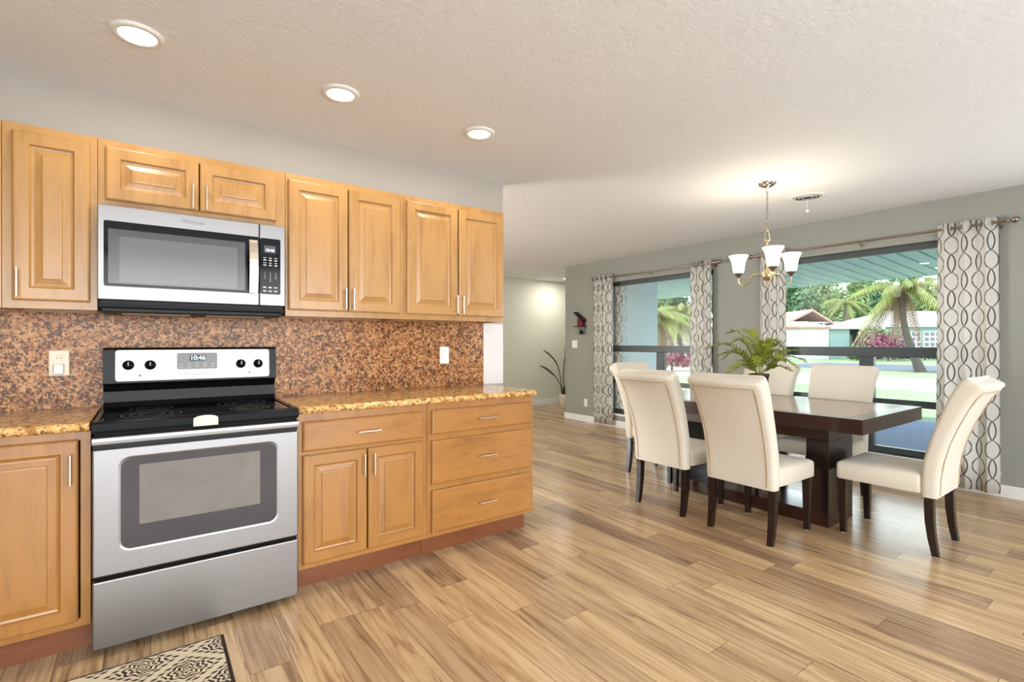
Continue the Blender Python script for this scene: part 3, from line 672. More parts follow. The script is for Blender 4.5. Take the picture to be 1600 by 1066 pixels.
for a in (-0.10, 0.22): MB().box(a, a + 0.26, mf + 0.09, mf + 0.25, 1.347, 1.352).build('grease_filter', 'rodmetal', r, bevel=0.002)

# ------------------------------------------------------------------ rug
tag(MB().box(-0.56, 0.250, 1.78, 2.385, 0.0, 0.009).build('kitchen_rug', 'rug', None, (0, 0, 0), bevel=0.003), 'brown and cream patterned rug on the floor in front of range', 'rug')

# ------------------------------------------------------------------ recessed lights
def can(x, y, label, energy):
    r = thing('recessed_light', (x, y, CH), label, 'ceiling light', 'recessed ceiling lights')
    MB().lathe((x, y, CH), [(0.062, -0.003), (0.066, -0.012), (0.082, -0.010), (0.088, -0.003), (0.088, 0.0)], 40, caps=False).build('trim_ring', 'white', r)
    MB().lathe((x, y, CH), [(0.0005, -0.006), (0.064, -0.006), (0.064, -0.001)], 40).build('lens', 'lens', r)
    l = light('lamp', 'AREA', (0, 0, -0.014), (0, 0, 0), energy, (1.0, 0.96, 0.90), shape='DISK', size=0.12); l.parent = r
can(-0.037, 2.465, 'recessed ceiling light above the range, nearest the photo left edge', 4)
can(0.757, 2.465, 'recessed ceiling light between its two neighbours along the kitchen wall', 4)
can(1.552, 2.458, 'recessed ceiling light nearest the end of the kitchen wall', 4)
can(6.40, 7.05, 'recessed hallway light half hidden behind the grey wall corner', 13)

# ------------------------------------------------------------------ ceiling vent with pull knob
r = thing('ceiling_vent', (4.46, 1.928, CH), 'round white ceiling vent with dangling knob behind the chandelier chain', 'vent')
vx, vy = 4.46, 1.928
MB().lathe((vx, vy, CH), [(0.135, 0), (0.133, -0.004), (0.102, -0.006), (0.101, 0.0)], 40, caps=False).build('flange', 'white', r)
for i, q in enumerate((0.095, 0.070, 0.045)):
    MB().lathe((vx, vy, CH), [(q, -0.005), (q - 0.005, -0.008), (q - 0.007, -0.0075), (q - 0.002, -0.0045)], 36, caps=False).build('ring', 'white', r)
MB().lathe((vx, vy, CH), [(0.10, -0.001), (0.10, -0.002)], 36).build('recess', 'blackmatte', r)
MB().tube([(vx, vy, CH - 0.02), (vx, vy, CH - 0.105)], 0.0012, 6).lathe((vx, vy, CH - 0.118), [(0.001, 0.014), (0.009, 0.009), (0.0125, 0), (0.009, -0.009), (0.001, -0.0125)], 12).build('pull_knob', 'white', r)

# ------------------------------------------------------------------ chandelier
hx, hy = 3.81, 1.935
r = thing('chandelier', (hx, hy, 1.665), 'three-arm chandelier with lit frosted glass shades above the dining table', 'chandelier')
MB().lathe((hx, hy, CH), [(0.066, 0.0), (0.066, -0.006), (0.058, -0.020), (0.035, -0.034), (0.014, -0.040), (0.008, -0.048), (0.003, -0.05)], 32).build('canopy', 'chrome', r)
ch = MB()
nz = 13; zt, zb = CH - 0.05, 2.075
for i in range(nz):
    zc = zt - (zt - zb) * (i + 0.5) / nz; a = 0 if i % 2 else math.pi / 2
    path = []
    for k in range(13):
        t = 2 * math.pi * k / 12; u, w = 0.0065 * math.cos(t), 0.0175 * math.sin(t)
        path.append((hx + u * math.cos(a), hy + u * math.sin(a), zc + w))
    ch.tube(path, 0.0016, 6, False)
ch.build('chain', 'rodmetal', r)
lp = MB()
lp.tube([(hx - 0.019 * math.cos(R(-36)), hy - 0.019 * math.sin(R(-36)), 2.0), (hx - 0.014 * math.cos(R(-36)), hy - 0.014 * math.sin(R(-36)), 2.06), (hx, hy, 2.082), (hx + 0.014 * math.cos(R(-36)), hy + 0.014 * math.sin(R(-36)), 2.06), (hx + 0.019 * math.cos(R(-36)), hy + 0.019 * math.sin(R(-36)), 2.0), (hx - 0.019 * math.cos(R(-36)), hy - 0.019 * math.sin(R(-36)), 2.0)], 0.004, 8)
lp.build('loop', 'brass', r)
MB().lathe((hx, hy, 0), [(0.004, 2.0), (0.016, 1.985), (0.008, 1.972), (0.018, 1.955), (0.022, 1.948), (0.012, 1.936), (0.008, 1.92), (0.008, 1.78), (0.016, 1.77), (0.033, 1.755), (0.038, 1.735), (0.036, 1.722), (0.024, 1.700), (0.010, 1.690), (0.011, 1.680), (0.004, 1.668)], 28).build('stem', 'brass', r)
AR = 0.215
for i in range(3):
    # directions chosen so one arm points at the viewer side and two away
    a = R(-153 + 10 + 120 * i); c, s = math.cos(a), math.sin(a)
    def at(q, z): return (hx + q * c, hy + q * s, z)
    dz = 0.0
    pts = [at(0.03, 1.742), at(0.07, 1.748), at(0.105, 1.742), at(0.128, 1.715), at(0.145, 1.682), at(0.168, 1.668), at(0.196, 1.674), at(0.212, 1.70), at(0.215, 1.735)]
    ap = MB().tube(pts, 0.006, 10).build('arm', 'brass', r)
    MB().lathe(at(AR, 1.735), [(0.006, -0.004), (0.012, 0.006), (0.033, 0.030), (0.035, 0.036), (0.010, 0.037)], 24).build('cup', 'rodmetal', ap)
    MB().lathe(at(AR, 1.775), [(0.034, 0.0), (0.040, 0.01), (0.045, 0.05), (0.052, 0.09), (0.066, 0.122), (0.073, 0.132), (0.070, 0.133), (0.063, 0.122), (0.049, 0.09), (0.042, 0.05), (0.036, 0.012), (0.001, 0.006)], 32, caps=False).build('lamp_shade', 'shade', ap)
    MB().lathe(at(AR, 1.785), [(0.010, 0.0), (0.012, 0.03), (0.024, 0.06), (0.028, 0.08), (0.020, 0.102), (0.004, 0.110)], 16).build('bulb', 'lens', ap)
    l = light('bulb_light', 'POINT', Vector(at(AR, 1.925)) - Vector(r.location), (0, 0, 0), 3.0, (1.0, 0.84, 0.62), shadow_soft_size=0.03); l.parent = r

# ------------------------------------------------------------------ dining table
tx0, tx1, ty0, ty1 = 3.415, 4.49, 1.17, 2.965
r = thing('dining_table', (3.95, 2.06, 0), 'dark espresso dining table with thick inlaid top on a slab pedestal', 'table')
tb = MB(); e = 0.10
tb.box(tx0, tx1, ty0, ty0 + e, 0.668, 0.76).box(tx0, tx1, ty1 - e, ty1, 0.668, 0.76).box(tx0, tx0 + e, ty0 + e, ty1 - e, 0.668, 0.76).box(tx1 - e, tx1, ty0 + e, ty1 - e, 0.668, 0.76)
tb.build('top_border', 'espresso_h', r, bevel=0.003)
MB().box(tx0 + e, tx1 - e, ty0 + e, ty1 - e, 0.70, 0.7595).build('table_top', 'tabletop', r)
MB().box(3.61, 3.995, 1.43, 2.63, 0.57, 0.668).build('apron', 'espresso_h', r, bevel=0.003)
for (a, b) in ((1.43, 1.57), (2.49, 2.63)): MB().box(3.61, 3.995, a, b, 0.09, 0.57).build('pedestal', 'espresso', r, bevel=0.003)
MB().box(3.61, 3.995, 1.43, 2.63, 0.0, 0.09).build('base', 'espresso_h', r, bevel=0.003)

# ------------------------------------------------------------------ dining chairs
SEC = [(0.335, -0.272, -0.196, 0.446), (0.36, -0.276, -0.196, 0.450), (0.45, -0.280, -0.197, 0.452), (0.53, -0.289, -0.203, 0.453), (0.65, -0.316, -0.230, 0.456), (0.75, -0.351, -0.260, 0.461),
       (0.85, -0.392, -0.294, 0.467), (0.91, -0.420, -0.316, 0.472), (0.97, -0.453, -0.345, 0.478), (1.0, -0.470, -0.363, 0.481), (1.02, -0.467, -0.378, 0.480), (1.03, -0.450, -0.392, 0.472)]
def bow(y, w, z): return -0.030 * (1 - (2 * y / w) ** 2) * max(0, (z - 0.45)) / 0.55
def back_ring(z, r0, r1, w, rad=0.026):
    cx, th = (r0 + r1) / 2, (r1 - r0); rad = min(rad, th * 0.45); p = []
    n = 10
    for k in range(n + 1):                                   # rear face, from -y to +y
        y = (-0.5 + k / n) * (w - 2 * rad); p.append((r0, y))
    for k in range(1, 5): a = R(180 - 90 * k / 4); p.append((r0 + rad + rad * math.cos(a), w / 2 - rad + rad * math.sin(a)))
    for k in range(0, 5): a = R(90 - 90 * k / 4); p.append((r1 - rad + rad * math.cos(a), w / 2 - rad + rad * math.sin(a)))
    for k in range(1, n): y = (0.5 - k / n) * (w - 2 * rad); p.append((r1, y))
    for k in range(0, 5): a = R(-90 * k / 4); p.append((r1 - rad + rad * math.cos(a), -(w / 2 - rad) + rad * math.sin(a)))
    for k in range(0, 4): a = R(-90 - 90 * k / 4); p.append((r0 + rad + rad * math.cos(a), -(w / 2 - rad) + rad * math.sin(a)))
    # curled top: rear of the section drops a little, as a rolled back does
    out = []
    for (x, y) in p:
        f = (x - r1) / (r0 - r1); dz = -0.035 * f * max(0, (z - 0.9)) / 0.13
        out.append((x + bow(y, w, z), y, z + dz))
    return list(reversed(out))
def chair_parts(root):
    b = MB(); b.rings([back_ring(*s) for s in SEC], True); b.build('backrest', 'cream', root)
    # piping seam on the rear face
    def rear(y, z):
        for i in range(len(SEC) - 1):
            if SEC[i][0] <= z <= SEC[i + 1][0]:
                t = (z - SEC[i][0]) / (SEC[i + 1][0] - SEC[i][0]); r0 = SEC[i][1] + t * (SEC[i + 1][1] - SEC[i][1]); w = SEC[i][3] + t * (SEC[i + 1][3] - SEC[i][3])
                break
        return (r0 + bow(y, w, z) - 0.0022, y, z - 0.035 * max(0, (z - 0.9)) / 0.13), w
    path = []
    zs = [0.35, 0.45, 0.55, 0.65, 0.75, 0.85, 0.92, 0.965]
    for z in zs: w = rear(0, z)[1]; path.append(rear(-(w / 2 - 0.04), z)[0])
    w = rear(0, 0.968)[1]
    for k in range(1, 10): y = (-0.5 + k / 10) * (w - 0.08); path.append(rear(y, 0.968)[0])
    for z in reversed(zs): w = rear(0, z)[1]; path.append(rear((w / 2 - 0.04), z)[0])
    MB().tube(path, 0.0036, 6).build('piping', 'creamseam', root)
    s = MB(); rg = []
    for z, ins in ((0.352, 0.004), (0.358, 0.0), (0.44, 0.0), (0.452, 0.005), (0.461, 0.02), (0.466, 0.06), (0.468, 0.12)):
        x0, x1, h0, h1 = -0.197 + ins * 0.4, 0.238 - ins, 0.226 - ins, 0.234 - ins; rad = 0.022; p = []
        for cx, cy, a0 in ((x1 - rad, h1 - rad, 0), (x0 + rad, h0 - rad, 90), (x0 + rad, -(h0 - rad), 180), (x1 - rad, -(h1 - rad), 270)):
            for k in range(5): a = R(a0 + 90 * k / 4); p.append((cx + rad * math.cos(a), cy + rad * math.sin(a), z))
        rg.append(p)
    s.rings(rg, True); s.build('seat', 'cream', root)
    def leg(pts):
        m = MB(); m.rings([[(x - h, y - h, z), (x + h, y - h, z), (x + h, y + h, z), (x - h, y + h, z)] for x, y, z, h in pts], False)
        return m.build('leg', 'espresso', root, bevel=0.002)
    for sy in (-1, 1):
        l1 = leg([(0.205, sy * 0.198, 0.006, 0.016), (0.207, sy * 0.198, 0.20, 0.020), (0.208, sy * 0.198, 0.353, 0.024)])
        l2 = leg([(-0.262, sy * 0.196, 0.006, 0.0165), (-0.246, sy * 0.197, 0.10, 0.019), (-0.236, sy * 0.198, 0.20, 0.021), (-0.233, sy * 0.198, 0.30, 0.022), (-0.236, sy * 0.198, 0.337, 0.022)])
        for l_, x in ((l1, 0.205), (l2, -0.262)): MB().lathe((x, sy * (0.198 if x > 0 else 0.196), 0), [(0.009, 0.0), (0.010, 0.006)], 10).build('glide', 'offwhite', l_)
c0 = thing('dining_chair', (0, 0, 0), 'cream dining chair', 'chair', 'cream dining chairs')
chair_parts(c0)
CH_ = [((3.81, 1.14), 90, 'cream dining chair seen from its side at the table head nearest the right curtain'),
       ((3.262, 1.70), 0, 'cream dining chair with its back to the kitchen, directly in front of the fern'),
       ((3.275, 2.315), 0, 'cream dining chair with its back to the kitchen, nearer the birdhouse wall'),
       ((3.835, 2.89), -90, 'cream dining chair at the far table head, mostly hidden by another chair'),
       ((4.315, 2.36), 180, 'cream dining chair on the window side, partly behind the fern'),
       ((4.315, 1.755), 180, 'cream dining chair on the window side in front of the lawn view')]
for i, ((x, y), a, lb) in enumerate(CH_):
    c = c0 if i == 0 else copy_tree(c0)
    c.location = (x, y, 0); c.rotation_euler = (0, 0, R(a)); c['label'] = lb

# ------------------------------------------------------------------ fern on the table
fxx, fyy, fz = 3.93, 2.06, 0.76
r = thing('potted_fern', (fxx, fyy, fz), 'green fern in a dark brown pot on the dining table', 'potted plant')
MB().lathe((fxx, fyy, fz), [(0.050, 0.0), (0.054, 0.01), (0.068, 0.19), (0.075, 0.192), (0.075, 0.212), (0.068, 0.212), (0.066, 0.195), (0.001, 0.194)], 28, caps=False).build('pot', 'potdark', r)
MB().lathe((fxx, fyy, fz), [(0.0665, 0.190), (0.064, 0.200), (0.03, 0.204), (0.001, 0.205)], 20, caps=False).build('soil', 'soil', r)
def frond(az, reach, rise, droop, n=26, wl=0.075):
    m = MB(); c, s = math.cos(az), math.sin(az); pts = []
    for k in range(n + 1):
        t = k / n; q = 0.012 + reach * (t ** 1.15); z = fz + 0.20 + rise * math.sin(min(1, t * 1.25) * math.pi / 2) - droop * max(0, t - 0.45) ** 2 * 3
        pts.append(Vector((fxx + q * c, fyy + q * s, z)))
    m.tube(pts[::2], [0.0022 * (1 - 0.8 * i / (len(pts[::2]) - 1)) for i in range(len(pts[::2]))], 5)
    side = Vector((-s, c, 0))
    for k in range(5, n + 1):
        t = k / n; L = wl * (math.sin(math.pi * min(1, (t - 0.12) / 0.95) ** 0.75) ** 0.7 if t < 0.99 else 0.35) * random.uniform(0.85, 1.1) + 0.006
        d = (pts[k] - pts[k - 1]).normalized(); up = side.cross(d).normalized()
        for sg in (-1, 1):
            o = pts[k]; dirv = (side * sg * 0.82 + d * 0.55 + up * random.uniform(-0.15, 0.2)).normalized()
            w = d * (0.0085 * (0.5 + 0.5 * L / wl))
            a = o - w * 0.6; b = o + w * 0.6; mid = o + dirv * L * 0.5 + up * 0.004; tip = o + dirv * L - up * L * 0.12
            m.add([a, mid - w, tip, mid + w, b], [(0, 1, 2, 3, 4)])
    return m.build('frond', 'fern', r)
cam_right = R(-36)
FR = [(cam_right + R(178), 0.40, 0.26, 0.05, 0.095), (cam_right + R(168), 0.30, 0.20, 0.05, 0.08), (cam_right + R(150), 0.22, 0.36, 0.02, 0.07), (cam_right + R(12), 0.38, 0.20, 0.0, 0.085), (cam_right + R(-8), 0.33, 0.17, 0.06, 0.08),
      (cam_right + R(30), 0.30, 0.27, 0.05, 0.08), (cam_right + R(100), 0.14, 0.36, 0.0, 0.075), (cam_right + R(-35), 0.26, 0.14, 0.08, 0.075), (cam_right + R(-150), 0.27, 0.14, 0.08, 0.075), (cam_right + R(-120), 0.22, 0.19, 0.1, 0.07),
      (cam_right + R(-70), 0.2, 0.22, 0.1, 0.07), (cam_right + R(60), 0.26, 0.26, 0.08, 0.075), (cam_right + R(130), 0.28, 0.22, 0.1, 0.075), (cam_right + R(200), 0.30, 0.10, 0.08, 0.07), (cam_right + R(5), 0.25, 0.09, 0.06, 0.07), (cam_right + R(-95), 0.12, 0.28, 0.05, 0.06), (cam_right + R(170), 0.20, 0.30, 0.05, 0.07), (cam_right + R(20), 0.20, 0.30, 0.04, 0.07)]
for f in FR: frond(f[0], f[1], f[2], f[3], 26, f[4])

# ------------------------------------------------------------------ curtain rods and panels
RX, RZ = 5.372, 2.165
def rod(y0, y1, label):
    r = thing('curtain_rod', (RX, (y0 + y1) / 2, RZ), label, 'curtain rod', 'metal curtain rods')
    MB().tube([(RX, y0 + 0.05, RZ), (RX, y1 - 0.05, RZ)], 0.0095, 12).build('rod', 'rodmetal', r)
    for y, s in ((y0, 1), (y1, -1)):
        MB().lathe((RX, y, RZ), [(0.001, 0), (0.014, s * 0.004), (0.024, s * 0.018), (0.026, s * 0.03), (0.018, s * 0.046), (0.009, s * 0.054), (0.009, s * 0.062), (0.015, s * 0.066), (0.015, s * 0.072), (0.0095, s * 0.076)], 20, 'y').build('finial', 'rodmetal', r)
    for y in (y0 + 0.125, (y0 + y1) / 2, y1 - 0.125):
        MB().tube([(WX - 0.001, y, RZ - 0.03), (RX + 0.005, y, RZ - 0.014)], 0.005, 8).lathe((WX - 0.004, y, RZ - 0.03), [(0.018, 0.004), (0.018, 0)], 16, 'x').build('bracket', 'rodmetal', r)
rod(3.25, 5.365, 'metal curtain rod over the window by the birdhouse'); rod(0.80, 2.94, 'metal curtain rod over the window behind the dining table')
def curtain(y0, y1, label, nw=4, ph=0.0, amp=0.034):
    r = thing('window_curtain', (RX, (y0 + y1) / 2, 0.04), label, 'curtain', 'trellis pattern curtain panels')
    m = MB(); N = nw * 14; zs = [0.035 + (2.208 - 0.035) * k / 16 for k in range(17)]; uv = []; arc = [0.0]
    def pt(t, z):
        a = 2 * math.pi * nw * t + ph; sp = 1 + 0.06 * (1 - z / 2.2)
        y = (y0 + y1) / 2 + (y1 - y0) * (t - 0.5) * (0.96 + 0.06 * (1 - z / 2.2)) + 0.007 * math.sin(2 * a); x = RX + amp * math.sin(a) * (1 if z > 1.9 else 0.9 + 0.12 * math.sin(z * 2 + 4 * t))
        return (x, y, z)
    for i in range(N):
        p, q = pt(i / N, 1.0), pt((i + 1) / N, 1.0); arc.append(arc[-1] + math.dist(p, q))
    vs_ = [pt(i / N, z) for z in zs for i in range(N + 1)]
    m.uv = [(arc[i], z) for z in zs for i in range(N + 1)]
    m.add(vs_, [(j * (N + 1) + i, j * (N + 1) + i + 1, (j + 1) * (N + 1) + i + 1, (j + 1) * (N + 1) + i) for j in range(16) for i in range(N)], True)
    o = m.build('cloth', 'curtain', r); so = o.modifiers.new('thickness', 'SOLIDIFY'); so.thickness = 0.0016
    for k in range(2 * nw):
        t = (k * math.pi - ph) / (2 * math.pi * nw)
        if 0.02 < t < 0.98:
            x, y, z = pt(t, RZ); tr = []
            for q in range(17): a = 2 * math.pi * q / 16; tr.append((RX + 0.0195 * math.cos(a) * 0.9, y, RZ + 0.0195 * math.sin(a)))
            MB().tube(tr, 0.0035, 6, False).build('grommet', 'rodmetal', r)
curtain(4.945, 5.318, 'trellis pattern curtain panel beside the red birdhouse', 4, 0.6, 0.028)
curtain(3.385, 3.675, 'trellis pattern curtain panel on the far side of the wall pier behind a chair back', 3, 0.2, 0.028)
curtain(2.535, 2.815, 'trellis pattern curtain panel behind the chandelier and fern', 3, 1.2, 0.028)
curtain(0.925, 1.315, 'trellis pattern curtain panel hanging behind the head chair, nearest the photo right edge', 3, 2.0, 0.034)

# ------------------------------------------------------------------ birdhouse on the wall
bx, by, bz = WX, 5.60, 1.30
r = thing('birdhouse_ornament', (WX, 5.63, 1.32), 'small red birdhouse wall ornament with black slanted roof', 'wall ornament')
MB().box(WX - 0.075, WX - 0.002, 5.575, 5.680, 1.475, 1.60).build('house', 'red', r, bevel=0.003)
m = MB(); m.add([(x, y, z) for x in (WX - 0.095, WX - 0.002) for (y, z) in ((5.745, 1.700), (5.735, 1.675), (5.560, 1.545), (5.548, 1.568))], [(0, 1, 2, 3), (7, 6, 5, 4), (0, 4, 5, 1), (1, 5, 6, 2), (2, 6, 7, 3), (3, 7, 4, 0)]); m.build('roof', 'blackmatte', r, bevel=0.003)
MB().box(WX - 0.10, WX - 0.002, 5.53, 5.745, 1.464, 1.474).build('shelf', 'blackmatte', r)
MB().lathe((WX - 0.076, 5.628, 1.545), [(0.018, -0.002), (0.018, 0.002)], 16, 'x').build('entrance_hole', 'blackmatte', r)
MB().lathe((WX - 0.05, 5.612, 1.375), [(0.001, -0.03), (0.022, -0.024), (0.036, -0.004), (0.034, 0.014), (0.018, 0.03), (0.006, 0.05), (0.002, 0.09)], 16).build('bell', 'blackmatte', r)
m = MB()
for cy in (5.70, 5.56):
    m = MB()
    m.tube([(WX - 0.03, cy + 0.03 * math.cos(a), 1.40 + 0.05 * math.sin(a)) for a in [2 * math.pi * k / 20 for k in range(19)]], 0.004, 6)
    m.build('wire_scroll', 'rodmetal', r)

# ------------------------------------------------------------------ entry plant
px_, py_ = 6.62, 7.30
r = thing('floor_plant', (px_, py_, 0), 'tall leafy plant in a white pot standing by the pale far wall', 'potted plant')
MB().lathe((px_, py_, 0), [(0.115, 0.0), (0.125, 0.01), (0.14, 0.205), (0.138, 0.212), (0.128, 0.212), (0.124, 0.19), (0.001, 0.188)], 32, caps=False).build('pot', 'potwhite', r)
MB().lathe((px_, py_, 0), [(0.126, 0.185), (0.10, 0.197), (0.001, 0.20)], 24, caps=False).build('soil', 'soil', r)
def blade(path, widths, mat, up=Vector((0, -0.5, 1))):
    m = MB(); P = [Vector(p) for p in path]; N = 14; rg = []
    def sp(t):
        f = t * (len(P) - 1); i = min(int(f), len(P) - 2); return P[i].lerp(P[i + 1], f - i)
    for k in range(N + 1):
        t = k / N; p = sp(t); d = (sp(min(1, t + 0.05)) - sp(max(0, t - 0.05))).normalized(); a = d.cross(up).normalized(); b = a.cross(d)
        w = max(0.002, widths * math.sin(math.pi * (0.06 + 0.94 * t)) ** 0.7 if t < 0.98 else 0.002)
        rg.append([p - a * w + b * w * 0.5, p, p + a * w + b * w * 0.5, p - b * 0.004])
    m.rings(rg, True); return m.build('leaf', mat, r)
b0 = Vector((px_ - 0.02, py_, 0.2))
for pth, rad in (([b0, (6.50, 7.3, 0.36), (6.46, 7.29, 0.55), (6.392, 7.28, 0.745)], 0.008), ([b0, (6.48, 7.28, 0.36), (6.39, 7.26, 0.46), (6.318, 7.25, 0.548)], 0.007), ([b0, (6.545, 7.3, 0.5), (6.56, 7.3, 0.75), (6.585, 7.3, 0.93)], 0.009),
                 ([b0, (6.62, 7.27, 0.38), (6.68, 7.25, 0.58)], 0.008)):
    MB().tube(pth, rad, 8).build('stalk', 'stemdark', r)
for k in range(7):
    a = 2 * math.pi * k / 7; MB().tube([(px_ - 0.05 + 0.035 * math.cos(a), py_ + 0.035 * math.sin(a), 0.19), (px_ - 0.06 + 0.06 * math.cos(a), py_ + 0.06 * math.sin(a), 0.33 + 0.05 * math.sin(3 * a))], [0.018, 0.008], 8).build('stalk', 'stemdark', r)
blade([(6.392, 7.28, 0.745), (6.27, 7.26, 0.88), (6.13, 7.25, 0.99), (5.975, 7.24, 1.081)], 0.05, 'leaf')
blade([(6.318, 7.25, 0.548), (6.20, 7.24, 0.62), (6.03, 7.23, 0.72), (5.875, 7.22, 0.794)], 0.055, 'leaf')
blade([(6.585, 7.3, 0.93), (6.60, 7.3, 1.02), (6.60, 7.29, 1.14), (6.59, 7.28, 1.22)], 0.05, 'leafyellow', Vector((0, -1, 0.2)))
blade([(6.68, 7.25, 0.58), (6.74, 7.22, 0.72), (6.85, 7.18, 0.85)], 0.06, 'leaf')

# ------------------------------------------------------------------ outside: porch, lawn, street
GZ = -0.15
struct('porch_floor', MB().box(WX + 0.15, 10.0, -6.0, 5.9, GZ, -0.04).box(7.62, 10.0, 5.9, 12.0, GZ, -0.04), 'concrete')
pc = MB(); k = 0; y = -6.0
while y < 12.0:
    zA, zB = 2.50, 2.29
    pc.add([(WX + 0.15, y, zA), (10.05, y, zB), (10.05, y + 0.165, zB), (WX + 0.15, y + 0.165, zA)], [(0, 1, 2, 3)])
    pc.add([(WX + 0.15, y + 0.165, zA), (10.05, y + 0.165, zB), (10.05, y + 0.168, zB + 0.05), (WX + 0.15, y + 0.168, zA + 0.05)], [(0, 1, 2, 3)])
    pc.add([(WX + 0.15, y + 0.168, zA + 0.05), (10.05, y + 0.168, zB + 0.05), (10.05, y + 0.217, zB + 0.05), (WX + 0.15, y + 0.217, zA + 0.05)], [(0, 1, 2, 3)])
    pc.add([(WX + 0.15, y + 0.217, zA + 0.05), (10.05, y + 0.217, zB + 0.05), (10.05, y + 0.22, zB), (WX + 0.15, y + 0.22, zA)], [(0, 1, 2, 3)])
    y += 0.22
pc.box(10.05, 10.10, -6.0, 12.0, 2.285, 2.42)
pc.add([(WX + 0.15, -6, 2.62), (10.1, -6, 2.42), (10.1, 12, 2.42), (WX + 0.15, 12, 2.62)], [(0, 1, 2, 3)])
struct('roof_porch', pc, 'soffit')
struct('roof_main', MB().box(-3.4, WX + 0.2, -3.0, 8.2, 2.60, 2.75), 'roofwhite')
tag(MB().box(9.72, 9.86, 7.88, 8.02, GZ + 0.11, 2.30).box(9.69, 9.89, 7.85, 8.05, GZ + 0.11, 0.06).box(9.69, 9.89, 7.85, 8.05, 2.22, 2.295).build('porch_post', 'whitepaint', None, (0, 0, 0), bevel=0.005), 'white square porch post seen through the window by the birdhouse', 'post')
struct('lawn', MB().box(10.0, 140, -80, 120, GZ - 0.2, GZ), 'grass')
struct('path_patio', MB().box(-40, WX + 0.1, -40, -2.65, GZ - 0.2, -0.06).box(-40, -3.15, -2.65, 60, GZ - 0.2, -0.06).box(-3.15, 10.0, 12.0, 60, GZ - 0.2, GZ).box(-3.15, 7.6, 7.75, 12.0, GZ - 0.2, GZ), 'patio')
struct('street', MB().box(17.6, 23.8, -80, 120, GZ - 0.1, GZ + 0.01), 'street')
struct('lawn_dark_strip', MB().box(29.0, 37.0, 4.0, 15.0, GZ - 0.1, GZ + 0.012), 'darkstrip')  # flat dark grey strip laid on the lawn beyond the street

def ray(px, t):
    a = (px - 800) / 780; c, s = math.cos(R(54)), math.sin(R(54)); return Vector(((c + a * s) * t, (s - a * c) * t, 0))
def hat(py, t): return 1.22 + (535.5 - py) / 780 * t

# ---- trees
def leaf_mass(blobs, n, size, seed):
    rnd = random.Random(seed); m = MB(); tot = sum(b[3] * b[4] for b in blobs)
    for (cx, cy, cz, rx, rz) in blobs:
        for _ in range(int(n * rx * rz / tot)):
            d = Vector((rnd.gauss(0, 1), rnd.gauss(0, 1), rnd.gauss(0, 1))).normalized(); q = rnd.uniform(0.72, 1.05)
            p = Vector((cx + d.x * rx * q, cy + d.y * rx * q, cz + d.z * rz * q))
            nrm = (d + Vector((rnd.uniform(-.8, .8), rnd.uniform(-.8, .8), rnd.uniform(-.2, .9)))).normalized(); a = nrm.orthogonal().normalized(); a.rotate(Matrix.Rotation(rnd.uniform(0, 6.28), 3, nrm)); b = nrm.cross(a)
            s = size * rnd.uniform(0.6, 1.3)
            m.add([p - a * s, p - b * s * 0.5, p + a * s, p + b * s * 0.5], [(0, 1, 2, 3)])
    return m
def blobset(seed, R_, H):
    rnd = random.Random(seed); L = []
    for k in range(11):
        a = rnd.uniform(0, 6.28); q = R_ * rnd.uniform(0.1, 0.75); L.append((q * math.cos(a), q * math.sin(a), H * rnd.uniform(0.35, 0.85), R_ * rnd.uniform(0.35, 0.55), H * rnd.uniform(0.16, 0.26)))
    return L
def tree(loc, mat, seed, R_, H, label):
    r = thing('shade_tree', loc, label, 'tree', 'trees behind the houses')
    m = leaf_mass(blobset(seed, R_, H), 2600, 0.30 * (H / 9) ** 0.5, seed); m.build('crown', mat, r, (0, 0, 0))
    t = MB().tube([(0, 0, -0.1), (0.15, 0.1, H * 0.25), (0, 0.2, H * 0.55)], [0.3, 0.22, 0.1], 8)
    for k in range(4): a = 1.57 * k + seed; t.tube([(0.1, 0.1, H * 0.28), (R_ * 0.45 * math.cos(a), R_ * 0.45 * math.sin(a), H * 0.6)], [0.14, 0.05], 6)
    t.build('trunk', 'bark', r, (0, 0, 0)); return r
TR = []
for row, (t, H, R0, xs) in enumerate(((66, 8.5, 2.4, (1195, 1258, 1322, 1388, 1452, 1516)), (79, 12, 3.0, (1226, 1290, 1355, 1420, 1484)), (94, 17, 4.0, (1190, 1268, 1346, 1424, 1502)))):
    for j, px in enumerate(xs): TR.append((px, t, 'tree_a' if (j + row) % 2 else 'tree_b', H * (1 + 0.08 * ((j * 7 + row) % 3 - 1)), R0, row, j))
ROWN = ('near-row', 'middle-row', 'far-row tall')
WHERE = {0: ('behind the curtain beside the chandelier', 'over the clay-tiled gable', 'over the flat carport roof', 'at the slope of the white hip roof', 'above the white hip roof beside the curtain', 'behind the curtain nearest the photo edge'),
         1: ('between clay gable and curtain', 'rising behind the gabled house and thin palm', 'left of the leaning palm fronds', 'directly behind the leaning palm crown', 'behind the curtain on the window edge'),
         2: ('far behind the curtain near the chandelier', 'far above the clay gable under the porch edge', 'far above the carport under the porch edge', 'far above the white hip roof under the porch edge', 'far behind the curtain by the window edge')}
TREES = [(px, t, mt, H, R0, ('deep green ' if mt == 'tree_a' else 'light green ') + ROWN[row] + ' tree ' + WHERE[row][j]) for px, t, mt, H, R0, row, j in TR]
TREES += [(1022, 62, 'tree_b', 9, 2.0, 'light green tree beside the porch post in the birdhouse-side window'), (1060, 66, 'tree_a', 9.5, 2.2, 'deep green tree in the birdhouse-side window near its curtain'),
          (1105, 62, 'tree_b', 9, 2.2, 'light green tree beyond the curtain at the wall pier'), (1044, 84, 'tree_a', 15, 2.9, 'far tall deep green tree above the white house in the birdhouse-side window'), (984, 84, 'tree_b', 14, 2.7, 'far tall light green tree above the porch post')]
